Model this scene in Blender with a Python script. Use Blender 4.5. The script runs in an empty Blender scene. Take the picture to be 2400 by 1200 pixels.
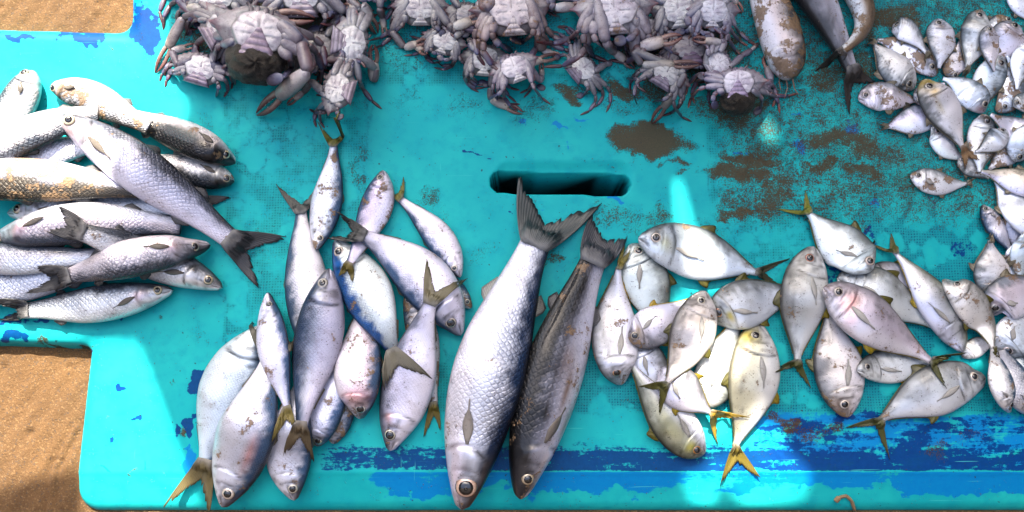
import bpy, math, random
import numpy as np
from mathutils import Vector
from mathutils.geometry import tessellate_polygon

# ------------------------------------------------------------------ camera, sky, sun
scn = bpy.context.scene
COL = scn.collection
rng = np.random.RandomState(7)
random.seed(7)

TILT = math.radians(9.0)
CAMH = 1.30
LENS = 36.0 * CAMH / 1.5
SW = 36.0 / LENS
CAM = np.array([0.0, -CAMH * math.sin(TILT), CAMH * math.cos(TILT)])
cam_d = bpy.data.cameras.new("camera")
cam_d.lens = LENS; cam_d.sensor_width = 36.0
cam_d.clip_start = 0.01; cam_d.clip_end = 2000.0
cam = bpy.data.objects.new("camera", cam_d); COL.objects.link(cam)
cam.location = CAM; cam.rotation_euler = (TILT, 0, 0)
scn.camera = cam

SUN_EL = math.radians(50.0)
SUN_AZ = math.radians(-7.0)           # from +Y (top of the picture), a little to the left
SUNV = np.array([math.sin(SUN_AZ) * math.cos(SUN_EL), math.cos(SUN_AZ) * math.cos(SUN_EL), math.sin(SUN_EL)])
sun_d = bpy.data.lights.new("sun", 'SUN'); sun_d.energy = 3.7; sun_d.angle = math.radians(0.5)
sun_d.color = (1.0, 0.92, 0.78)
sun = bpy.data.objects.new("sun", sun_d); COL.objects.link(sun)
sun.rotation_euler = Vector((-SUNV[0], -SUNV[1], -SUNV[2])).to_track_quat('-Z', 'Y').to_euler()
sun.location = (SUNV * 6).tolist()

world = bpy.data.worlds.new("World"); scn.world = world; world.use_nodes = True
wn = world.node_tree.nodes; wl = world.node_tree.links; wn.clear()
sky = wn.new('ShaderNodeTexSky'); sky.sky_type = 'NISHITA'; sky.sun_disc = False
sky.sun_elevation = SUN_EL; sky.sun_rotation = SUN_AZ; sky.air_density = 1.0; sky.dust_density = 5.0; sky.ozone_density = 0.3
bg = wn.new('ShaderNodeBackground'); bg.inputs[1].default_value = 0.10
wo = wn.new('ShaderNodeOutputWorld'); wl.new(sky.outputs[0], bg.inputs[0]); wl.new(bg.outputs[0], wo.inputs[0])

vs = scn.view_settings
vs.view_transform = 'Standard'; vs.look = 'None'; vs.exposure = 2.62; vs.gamma = 1.0; vs.use_curve_mapping = False

CT, ST = math.cos(TILT), math.sin(TILT)
def P(px, py, z=0.0):
    """pixel of the 2400x1200 photograph -> point at height z"""
    px = np.asarray(px, float); py = np.asarray(py, float); z = np.asarray(z, float)
    x = (px - 1200) / 2400 * SW; y = (600 - py) / 2400 * SW
    dx, dy, dz = x, y * CT + ST, y * ST - CT
    t = (z - CAM[2]) / dz
    return np.stack([CAM[0] + dx * t, CAM[1] + dy * t, z + 0 * t], -1)
def mpp(px, py, z=0.0):
    """metres per pixel there"""
    a = P(px - 5.0, py, z); b = P(px + 5.0, py, z)
    return float(np.linalg.norm(a - b) / 10.0)

def sstep(a, b, x):
    x = np.clip((x - a) / (b - a), 0, 1); return x * x * (3 - 2 * x)

# ------------------------------------------------------------------ node helper
class NT:
    def __init__(s, name):
        s.m = bpy.data.materials.new(name); s.m.use_nodes = True
        s.t = s.m.node_tree; s.t.nodes.clear()
        s.out = s.t.nodes.new('ShaderNodeOutputMaterial')
        s.b = s.t.nodes.new('ShaderNodeBsdfPrincipled')
        s.t.links.new(s.b.outputs[0], s.out.inputs[0])
    def put(s, sock, v):
        if isinstance(v, bpy.types.NodeSocket): s.t.links.new(v, sock)
        elif isinstance(v, (tuple, list)) and len(v) == 3 and sock.type == 'RGBA': sock.default_value = (*v, 1)
        else: sock.default_value = v
    def set(s, **kw):
        for k, v in kw.items(): s.put(s.b.inputs[k.replace('_', ' ')], v)
    def math(s, op, a, b=0.0, c=None, clamp=False):
        n = s.t.nodes.new('ShaderNodeMath'); n.operation = op; n.use_clamp = clamp
        s.put(n.inputs[0], a); s.put(n.inputs[1], b)
        if c is not None: s.put(n.inputs[2], c)
        return n.outputs[0]
    def ramp(s, v, lo, hi):
        n = s.t.nodes.new('ShaderNodeMapRange'); n.interpolation_type = 'SMOOTHSTEP'
        s.put(n.inputs[0], v); s.put(n.inputs[1], lo); s.put(n.inputs[2], hi); return n.outputs[0]
    def mix(s, f, a, b, mode='MIX'):
        n = s.t.nodes.new('ShaderNodeMix'); n.data_type = 'RGBA'; n.blend_type = mode
        s.put(n.inputs[0], f); s.put(n.inputs[6], a); s.put(n.inputs[7], b); return n.outputs[2]
    def noise(s, vec, scale, detail=4, rough=0.55, col=False):
        n = s.t.nodes.new('ShaderNodeTexNoise')
        s.put(n.inputs['Vector'], vec); n.inputs['Scale'].default_value = scale
        n.inputs['Detail'].default_value = detail; n.inputs['Roughness'].default_value = rough
        return n.outputs['Color' if col else 'Fac']
    def voro(s, vec, scale, feat='F1', rand=1.0, dim='3D'):
        n = s.t.nodes.new('ShaderNodeTexVoronoi'); n.voronoi_dimensions = dim; n.feature = feat
        s.put(n.inputs['Vector'], vec); n.inputs['Scale'].default_value = scale
        n.inputs['Randomness'].default_value = rand
        return n.outputs
    def attr(s, name):
        n = s.t.nodes.new('ShaderNodeAttribute'); n.attribute_name = name; return n.outputs
    def sep(s, v):
        n = s.t.nodes.new('ShaderNodeSeparateColor'); s.put(n.inputs[0], v); return n.outputs
    def sepv(s, v):
        n = s.t.nodes.new('ShaderNodeSeparateXYZ'); s.put(n.inputs[0], v); return n.outputs
    def obj(s):
        return s.t.nodes.new('ShaderNodeTexCoord').outputs['Object']
    def uv(s, name):
        n = s.t.nodes.new('ShaderNodeUVMap'); n.uv_map = name; return n.outputs[0]
    def rnd(s):
        return s.t.nodes.new('ShaderNodeObjectInfo').outputs['Random']
    def vscale(s, v, sx, sy, sz):
        n = s.t.nodes.new('ShaderNodeMapping'); s.put(n.inputs[0], v); n.inputs['Scale'].default_value = (sx, sy, sz); return n.outputs[0]
    def vadd(s, v, w):
        n = s.t.nodes.new('ShaderNodeVectorMath'); n.operation = 'ADD'; s.put(n.inputs[0], v); s.put(n.inputs[1], w); return n.outputs[0]
    def bump(s, h, strength, dist, prev=None):
        n = s.t.nodes.new('ShaderNodeBump'); s.put(n.inputs['Height'], h)
        n.inputs['Strength'].default_value = strength; n.inputs['Distance'].default_value = dist
        if prev is not None: s.t.links.new(prev, n.inputs['Normal'])
        return n.outputs[0]

# ------------------------------------------------------------------ mesh helpers
def mesh_obj(name, verts, faces, mat=None, parent=None, origin=(0, 0, 0), attrs=None, uv=None, smooth=True):
    me = bpy.data.meshes.new(name)
    v = np.asarray(verts, float) - np.asarray(origin, float)
    me.from_pydata(v.tolist(), [], [tuple(int(i) for i in f) for f in faces]); me.update()
    if smooth: me.polygons.foreach_set('use_smooth', np.ones(len(me.polygons), bool))
    for k, a in (attrs or {}).items():
        ca = me.color_attributes.new(k, 'FLOAT_COLOR', 'POINT')
        ca.data.foreach_set('color', np.ascontiguousarray(a, np.float32).ravel())
    if uv is not None:
        ul = me.uv_layers.new(name='st')
        li = np.empty(len(me.loops), np.int32); me.loops.foreach_get('vertex_index', li)
        ul.data.foreach_set('uv', np.ascontiguousarray(uv[li], np.float32).ravel())
    if mat: me.materials.append(mat)
    o = bpy.data.objects.new(name, me); COL.objects.link(o)
    if parent is not None:
        o.parent = parent
    elif tuple(origin) != (0, 0, 0):
        o.location = origin
    return o
def thing(name, label, cat, loc, group=None):
    o = bpy.data.objects.new(name, None); COL.objects.link(o)
    o.empty_display_size = 0.02
    o.location = [float(c) for c in loc]; o['label'] = label; o['category'] = cat
    if group: o['group'] = group
    return o
def grid_faces(nu, nv, wrap=False, off=0):
    f = []
    for i in range(nu - 1):
        for j in range(nv if wrap else nv - 1):
            k = (j + 1) % nv
            f.append((off + i * nv + j, off + i * nv + k, off + (i + 1) * nv + k, off + (i + 1) * nv + j))
    return f
def rgba(c, n):
    a = np.ones((n, 4)); a[:, :3] = c; return a

# ------------------------------------------------------------------ materials
def mat_deck():
    n = NT('painted_fibreglass')
    o = n.obj(); m1 = n.attr('M1'); m2 = n.attr('M2')
    c1 = n.sep(m1[0]); a1 = m1[3]; c2 = n.sep(m2[0]); a2 = m2[3]
    nf = n.noise(o, 140, 6, 0.65); nm = n.noise(o, 38, 6, 0.62); nl = n.noise(o, 7, 4)
    st = n.noise(n.vscale(o, 18, 110, 60), 1.0, 8, 0.78)
    fine = n.noise(o, 520, 3, 0.6)
    brk = n.math('ADD', n.math('MULTIPLY', nf, 0.5), n.math('MULTIPLY', nm, 0.5))
    st = n.math('ADD', n.math('MULTIPLY', st, 0.62), n.math('MULTIPLY', nf, 0.38))
    brs = n.mix(c2[1], brk, st)
    brs = n.sep(brs)[0]
    base = n.mix(n.ramp(nl, 0.3, 0.7), (0.006, 0.295, 0.325), (0.012, 0.36, 0.36))
    base = n.mix(n.math('MULTIPLY', n.ramp(nm, 0.42, 0.70), 0.50), base, (0.002, 0.235, 0.30))
    # woven cloth showing through the paint
    s = n.sepv(o); K = 2 * math.pi * 1600 / 6.3
    wob = n.math('MULTIPLY', n.math('SUBTRACT', nm, 0.5), 9.0)
    sx = n.math('SINE', n.math('ADD', n.math('MULTIPLY', s[0], K), wob)); sy = n.math('SINE', n.math('ADD', n.math('MULTIPLY', s[1], K), wob))
    wv = n.math('MULTIPLY', n.math('ADD', n.math('MULTIPLY', sx, 0.5), 0.5), n.math('ADD', n.math('MULTIPLY', sy, 0.5), 0.5))
    hole = n.ramp(wv, 0.30, 0.62)
    patch = n.ramp(n.math('ADD', n.noise(o, 24, 5, 0.6), n.math('MULTIPLY', c2[2], 0.25)), 0.40, 0.60)
    wamt = n.math('MULTIPLY', n.math('MULTIPLY', n.math('MULTIPLY', hole, n.math('ADD', 0.25, n.math('MULTIPLY', n.ramp(nf, 0.38, 0.62), 0.85))), a1), n.math('ADD', n.math('MULTIPLY', patch, 0.62), 0.08))
    wcol = n.mix(c2[2], (0.002, 0.06, 0.075), (0.002, 0.018, 0.085))
    base = n.mix(n.math('MULTIPLY', n.math('MULTIPLY', a1, patch), 0.30), base, wcol)
    base = n.mix(wamt, base, wcol)
    base = n.mix(n.math('MULTIPLY', n.math('MULTIPLY', c2[0], n.ramp(nf, 0.42, 0.60)), 0.7), base, (0.002, 0.035, 0.10))
    # blue paint left over from an older coat
    lb = n.ramp(n.math('ADD', c1[1], n.math('MULTIPLY', n.math('SUBTRACT', brs, 0.5), 1.5)), 0.47, 0.60)
    base = n.mix(n.math('MULTIPLY', lb, 0.92), base, n.mix(nf, (0.001, 0.115, 0.40), (0.001, 0.185, 0.44)))
    db = n.ramp(n.math('ADD', c1[0], n.math('MULTIPLY', n.math('SUBTRACT', brs, 0.5), 1.7)), 0.47, 0.58)
    base = n.mix(n.math('MULTIPLY', db, 0.95), base, n.mix(nf, (0.0008, 0.012, 0.085), (0.001, 0.045, 0.20)))
    # scratches
    sc = n.noise(n.vscale(o, 9, 260, 60), 1.0, 2, 0.5)
    sc2 = n.noise(n.vscale(o, 200, 12, 60), 1.0, 2, 0.5)
    scr = n.math('ADD', n.math('MULTIPLY', n.ramp(sc, 0.70, 0.74), n.math('ADD', c2[1], 0.35), clamp=True), n.math('MULTIPLY', n.ramp(sc2, 0.73, 0.76), 0.5))
    base = n.mix(n.math('MULTIPLY', scr, 0.6), base, (0.05, 0.40, 0.40))
    # wet sand and mud, also the dark gaps painted under the crabs
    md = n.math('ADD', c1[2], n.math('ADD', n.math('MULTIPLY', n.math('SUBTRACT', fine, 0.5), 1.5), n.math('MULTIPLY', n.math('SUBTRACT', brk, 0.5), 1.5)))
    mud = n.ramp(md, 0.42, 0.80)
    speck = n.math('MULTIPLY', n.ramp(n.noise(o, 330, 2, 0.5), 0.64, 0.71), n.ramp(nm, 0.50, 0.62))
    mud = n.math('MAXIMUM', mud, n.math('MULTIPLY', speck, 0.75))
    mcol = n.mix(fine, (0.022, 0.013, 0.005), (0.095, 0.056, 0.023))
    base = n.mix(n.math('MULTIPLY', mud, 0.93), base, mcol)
    drk = n.ramp(n.noise(n.vadd(o, (3, 5, 1)), 190, 1, 0.5), 0.735, 0.77)
    base = n.mix(n.math('MULTIPLY', drk, 0.8), base, (0.02, 0.035, 0.05))
    base = n.mix(a2, base, (0.006, 0.014, 0.016))  # darkness of the hand slot put into the base colour
    n.set(Base_Color=base, Roughness=n.mix(mud, n.mix(nm, (0.30,) * 3, (0.5,) * 3), (0.85,) * 3))
    n.b.inputs['Specular IOR Level'].default_value = 0.07
    h = n.math('SUBTRACT', n.math('MULTIPLY', mud, n.math('ADD', n.math('MULTIPLY', fine, 1.0), 0.4)), n.math('MULTIPLY', wamt, 0.55))
    h = n.math('ADD', h, n.math('MULTIPLY', nm, 0.35))
    n.put(n.b.inputs['Normal'], n.bump(h, 0.7, 0.0012))
    return n.m

def mat_sand():
    n = NT('beach_sand'); o = n.obj()
    f = n.noise(o, 420, 3, 0.7); m = n.noise(o, 60, 5); l = n.noise(o, 6, 4)
    c = n.mix(f, (0.058, 0.026, 0.007), (0.155, 0.080, 0.025))
    c = n.mix(n.ramp(l, 0.35, 0.65), c, n.mix(f, (0.042, 0.019, 0.005), (0.110, 0.056, 0.017)))
    g = n.voro(o, 520)
    c = n.mix(n.math('MULTIPLY', n.ramp(n.sep(g['Color'])[0], 0.85, 0.95), 0.2), c, (0.36, 0.23, 0.11))
    c = n.mix(n.math('MULTIPLY', n.ramp(n.sep(g['Color'])[1], 0.90, 0.97), 0.8), c, (0.05, 0.035, 0.025))
    n.set(Base_Color=c, Roughness=0.9)
    n.put(n.b.inputs['Normal'], n.bump(n.math('ADD', n.math('MULTIPLY', f, 1.0), n.math('MULTIPLY', m, 2.0)), 0.9, 0.0022))
    return n.m

def mat_fish():
    n = NT('fish_skin')
    c = n.attr('Col')[0]; fx = n.sep(n.attr('Fx')[0]); fa = n.attr('Fx')[3]
    uv = n.uv('st'); o = n.obj(); r = n.rnd()
    off = n.vadd(o, n.t.nodes.new('ShaderNodeCombineXYZ').outputs[0])
    cx = n.t.nodes.new('ShaderNodeCombineXYZ'); n.put(cx.inputs[0], n.math('MULTIPLY', r, 37.0)); n.put(cx.inputs[1], n.math('MULTIPLY', r, 91.0))
    off = n.vadd(o, cx.outputs[0])
    rot = n.t.nodes.new('ShaderNodeVectorRotate'); rot.rotation_type = 'Z_AXIS'; n.put(rot.inputs['Vector'], uv); rot.inputs['Angle'].default_value = math.radians(45)
    uv = rot.outputs[0]
    v = n.voro(uv, 1.0, 'F1', 0.38, '2D'); e = n.voro(uv, 1.0, 'DISTANCE_TO_EDGE', 0.38, '2D')
    edge = n.math('SUBTRACT', 1.0, n.ramp(e['Distance'], 0.02, 0.20))
    cell = n.sep(v['Color'])[0]
    dk = n.math('MULTIPLY', fx[0], n.math('ADD', n.math('MULTIPLY', edge, 0.62), n.math('MULTIPLY', cell, 0.45)))
    nf = n.noise(off, 260, 4, 0.6); nm = n.noise(off, 45, 5, 0.6); nl = n.noise(off, 14, 3)
    dk = n.math('MULTIPLY', dk, n.math('ADD', n.math('MULTIPLY', n.ramp(n.noise(off, 26, 5, 0.65), 0.40, 0.58), 0.9), 0.1))
    c = n.mix(n.math('MULTIPLY', dk, 0.9), c, n.mix(1.0, c, (0.26, 0.30, 0.40), 'MULTIPLY'))
    # silver sheen varies from patch to patch
    c = n.mix(n.math('MULTIPLY', n.ramp(nl, 0.35, 0.7), 0.22), c, n.mix(1.0, c, (0.66, 0.78, 1.0), 'MULTIPLY'))
    c = n.mix(n.math('MULTIPLY', n.ramp(nm, 0.46, 0.70), 0.48), c, n.mix(1.0, c, (0.60, 0.55, 0.52), 'MULTIPLY'))
    # scattered dark flecks and sand stuck to the skin
    fl = n.math('MULTIPLY', n.ramp(n.noise(off, 400, 3, 0.55), 0.61, 0.68), n.ramp(n.math('ADD', nm, n.math('MULTIPLY', fx[1], 0.25)), 0.42, 0.62))
    c = n.mix(n.math('MULTIPLY', fl, 0.75), c, (0.035, 0.028, 0.024))
    md = n.math('ADD', fx[1], n.math('ADD', n.math('MULTIPLY', n.math('SUBTRACT', nm, 0.5), 1.9), n.math('MULTIPLY', n.math('SUBTRACT', nf, 0.5), 0.8)))
    mud = n.ramp(md, 0.50, 0.64)
    c = n.mix(n.math('MULTIPLY', mud, 0.9), c, n.mix(nf, (0.075, 0.045, 0.024), (0.26, 0.165, 0.09)))
    n.set(Base_Color=c, Metallic=n.math('MULTIPLY', n.math('SUBTRACT', 1.0, mud), fx[2]),
          Roughness=n.math('ADD', n.sep(n.mix(mud, n.mix(nm, (0.26,) * 3, (0.46,) * 3), (0.8,) * 3))[0], n.math('MULTIPLY', n.math('MULTIPLY', cell, fx[0]), 0.18)))
    n.b.inputs['Coat Weight'].default_value = 0.35; n.b.inputs['Coat Roughness'].default_value = 0.06; n.b.inputs['Specular IOR Level'].default_value = 0.3
    h = n.math('ADD', n.math('MULTIPLY', n.math('MULTIPLY', n.ramp(e['Distance'], 0.0, 0.3), fx[0]), 0.9), n.math('MULTIPLY', nf, 0.25))
    h = n.math('ADD', h, n.math('MULTIPLY', mud, n.math('ADD', n.math('MULTIPLY', nf, 0.8), 0.3)))
    h = n.math('ADD', h, n.math('MULTIPLY', nm, 0.8))
    n.put(n.b.inputs['Normal'], n.bump(h, 0.8, 0.0013))
    return n.m

def mat_fin():
    n = NT('fish_fin')
    c = n.attr('Col')[0]; uv = n.sepv(n.uv('st')); o = n.obj()
    w = n.math('SINE', n.math('MULTIPLY', uv[0], 150.0)); nf = n.noise(o, 240, 3)
    ray = n.math('ADD', n.math('MULTIPLY', w, 0.4), 0.4)
    c = n.mix(n.math('MULTIPLY', ray, 0.55), c, n.mix(1.0, c, (0.46, 0.46, 0.46), 'MULTIPLY'))
    c = n.mix(n.math('MULTIPLY', n.ramp(nf, 0.55, 0.75), 0.4), c, n.mix(1.0, c, (0.5, 0.42, 0.35), 'MULTIPLY'))
    n.set(Base_Color=c, Roughness=0.38)
    n.b.inputs['Coat Weight'].default_value = 0.3; n.b.inputs['Coat Roughness'].default_value = 0.2
    n.put(n.b.inputs['Normal'], n.bump(ray, 0.6, 0.0008))
    # thin membrane lets a little light through
    tr = n.t.nodes.new('ShaderNodeBsdfTranslucent'); n.put(tr.inputs[0], c)
    mx = n.t.nodes.new('ShaderNodeMixShader'); mx.inputs[0].default_value = 0.30
    n.t.links.new(n.b.outputs[0], mx.inputs[1]); n.t.links.new(tr.outputs[0], mx.inputs[2]); n.t.links.new(mx.outputs[0], n.out.inputs[0])
    return n.m

def mat_iris():
    n = NT('fish_iris'); c = n.attr('Col')[0]; nf = n.noise(n.obj(), 700, 2)
    n.set(Base_Color=n.mix(n.math('MULTIPLY', nf, 0.4), c, n.mix(1.0, c, (0.5, 0.45, 0.4), 'MULTIPLY')), Roughness=0.12, Metallic=0.15)
    n.b.inputs['Coat Weight'].default_value = 1.0; n.b.inputs['Coat Roughness'].default_value = 0.03
    return n.m
def mat_pupil():
    n = NT('fish_pupil'); nf = n.noise(n.obj(), 500, 2)
    n.set(Base_Color=n.mix(nf, (0.004, 0.004, 0.005), (0.012, 0.011, 0.014)), Roughness=0.06)
    n.b.inputs['Coat Weight'].default_value = 1.0; n.b.inputs['Coat Roughness'].default_value = 0.02
    return n.m
def mat_crab():
    n = NT('crab_shell')
    c = n.attr('Col')[0]; fx = n.sep(n.attr('Fx')[0]); o = n.obj(); r = n.rnd()
    cx = n.t.nodes.new('ShaderNodeCombineXYZ'); n.put(cx.inputs[0], n.math('MULTIPLY', r, 37.0)); n.put(cx.inputs[1], n.math('MULTIPLY', r, 91.0))
    off = n.vadd(o, cx.outputs[0])
    nf = n.noise(off, 300, 4, 0.6); nm = n.noise(off, 60, 5, 0.6)
    c = n.mix(n.math('MULTIPLY', n.ramp(nm, 0.42, 0.64), 0.70), c, n.mix(1.0, c, (0.50, 0.44, 0.52), 'MULTIPLY'))
    fl = n.ramp(n.noise(off, 380, 2, 0.5), 0.64, 0.70)
    c = n.mix(n.math('MULTIPLY', fl, 0.6), c, (0.05, 0.035, 0.03))
    md = n.math('ADD', fx[1], n.math('ADD', n.math('MULTIPLY', n.math('SUBTRACT', nm, 0.5), 1.9), n.math('MULTIPLY', n.math('SUBTRACT', nf, 0.5), 0.8)))
    mud = n.ramp(md, 0.50, 0.66)
    c = n.mix(n.math('MULTIPLY', mud, 0.85), c, n.mix(nf, (0.06, 0.034, 0.016), (0.24, 0.14, 0.07)))
    n.set(Base_Color=c, Roughness=n.mix(mud, n.mix(nm, (0.30,) * 3, (0.5,) * 3), (0.85,) * 3))
    n.b.inputs['Specular IOR Level'].default_value = 0.35; n.b.inputs['Coat Weight'].default_value = 0.22; n.b.inputs['Coat Roughness'].default_value = 0.08
    h = n.math('ADD', n.math('MULTIPLY', nf, 0.8), n.math('MULTIPLY', nm, 1.2))
    n.put(n.b.inputs['Normal'], n.bump(h, 0.5, 0.0012))
    return n.m
def mat_eggs():
    n = NT('crab_eggs'); o = n.obj(); v = n.voro(o, 900); nm = n.noise(o, 120, 4)
    c = n.mix(v['Distance'], (0.034, 0.025, 0.016), (0.006, 0.005, 0.004))
    c = n.mix(n.ramp(nm, 0.5, 0.7), c, (0.05, 0.037, 0.024))
    n.set(Base_Color=c, Roughness=0.55)
    n.put(n.b.inputs['Normal'], n.bump(n.math('SUBTRACT', nm, v['Distance']), 1.0, 0.0025))
    return n.m
def mat_cloth():
    n = NT('gobo_cloth'); o = n.obj(); f = n.noise(o, 30, 4)
    n.set(Base_Color=n.mix(f, (0.20, 0.24, 0.30), (0.32, 0.36, 0.42)), Roughness=0.9)
    return n.m
def mat_skyblocker():
    n = NT('skyblocker_canvas'); o = n.obj(); f = n.noise(o, 20, 4)
    n.set(Base_Color=n.mix(f, (0.030, 0.024, 0.020), (0.06, 0.05, 0.042)), Roughness=0.95)
    return n.m
M_SKYBLOCKER = mat_skyblocker()
def mat_twig():
    n = NT('dry_twig'); o = n.obj(); f = n.noise(o, 200, 4)
    n.set(Base_Color=n.mix(f, (0.07, 0.045, 0.025), (0.28, 0.19, 0.10)), Roughness=0.85)
    return n.m
M_DECK, M_SAND, M_FISH, M_FIN, M_IRIS, M_PUP, M_CRAB, M_EGG, M_CLOTH, M_TWIG = (mat_deck(), mat_sand(), mat_fish(), mat_fin(),
    mat_iris(), mat_pupil(), mat_crab(), mat_eggs(), mat_cloth(), mat_twig())

# ------------------------------------------------------------------ deck
def sd_box(x, y, x0, x1, y0, y1, r):
    cx, cy = (x0 + x1) / 2, (y0 + y1) / 2
    qx = np.abs(x - cx) - (x1 - x0) / 2 + r; qy = np.abs(y - cy) - (y1 - y0) / 2 + r
    return np.minimum(np.maximum(qx, qy), 0) + np.hypot(np.maximum(qx, 0), np.maximum(qy, 0)) - r
def smin(a, b, k):
    h = np.clip(0.5 + 0.5 * (b - a) / k, 0, 1); return b * (1 - h) + a * h - k * h * (1 - h)
def deck_sdf(x, y):
    xs = x + (y - 850) * 0.115
    a = sd_box(xs, y, 204, 3100, 300, 1204, 55)
    b = sd_box(x, y + (x - 100) * -0.03, -700, 3100, 66, 806, 30)
    c = sd_box(x, y, 304, 3100, -700, 700, 30)
    return smin(smin(b, c, 42), a, 26)
def sd_seg(x, y, ax, ay, bx, by):
    t = np.clip(((x - ax) * (bx - ax) + (y - ay) * (by - ay)) / ((bx - ax) ** 2 + (by - ay) ** 2), 0, 1)
    return np.hypot(x - ax - t * (bx - ax), y - ay - t * (by - ay))
PXM = 1.5 / 2400
def deck_z(x, y):
    d = deck_sdf(x, y); R = 30.0
    q = np.clip(d + R, 0, R)
    z = -(R - np.sqrt(np.maximum(R * R - q * q, 0)))
    z = z * 0.8 - np.clip(d, 0, 40) * 4.0
    z -= np.clip(y - 1104, 0, 400) * 0.30 * sstep(1104, 1116, y)          # the front edge slopes away
    lip = sstep(40, 8, sd_seg(x, y, 1195, 412, 1450, 412)) * 9
    ins = sstep(25, 19, sd_seg(x, y, 1174, 427, 1452, 433))
    z -= lip + ins * 420
    z += 1.2 * np.sin(x / 170.0) * np.sin(y / 130.0 + 1)
    return z * PXM

def vnoise(x, y, per, seed):
    r_ = np.random.RandomState(seed); t = r_.rand(128, 128)
    u, v = x / per + 500.3, y / per + 500.7; i, j = np.floor(u).astype(int), np.floor(v).astype(int); a, b = u - i, v - j
    a, b = a * a * (3 - 2 * a), b * b * (3 - 2 * b); g = lambda p, q: t[p % 128, q % 128]
    return (g(i, j) * (1 - a) + g(i + 1, j) * a) * (1 - b) + (g(i, j + 1) * (1 - a) + g(i + 1, j + 1) * a) * b - .5
def lerpmask(x, y, items, soft=0.62):
    f = np.zeros_like(x)
    x, y = (x + 46 * vnoise(x, y, 55, 1) + 26 * vnoise(x, y, 21, 2) + 12 * vnoise(x, y, 9, 5), y + 34 * vnoise(x, y, 55, 3) + 20 * vnoise(x, y, 21, 4) + 10 * vnoise(x, y, 9, 6))
    for it in items:
        cx, cy, rx, ry, s = it[:5]; rot = math.radians(it[5]) if len(it) > 5 else 0
        u = (x - cx) * math.cos(rot) + (y - cy) * math.sin(rot); v = -(x - cx) * math.sin(rot) + (y - cy) * math.cos(rot)
        r = np.hypot(u / rx, v / ry)
        f = np.maximum(f, s * sstep(1 + soft, 1 - soft, r))
    return f

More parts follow.
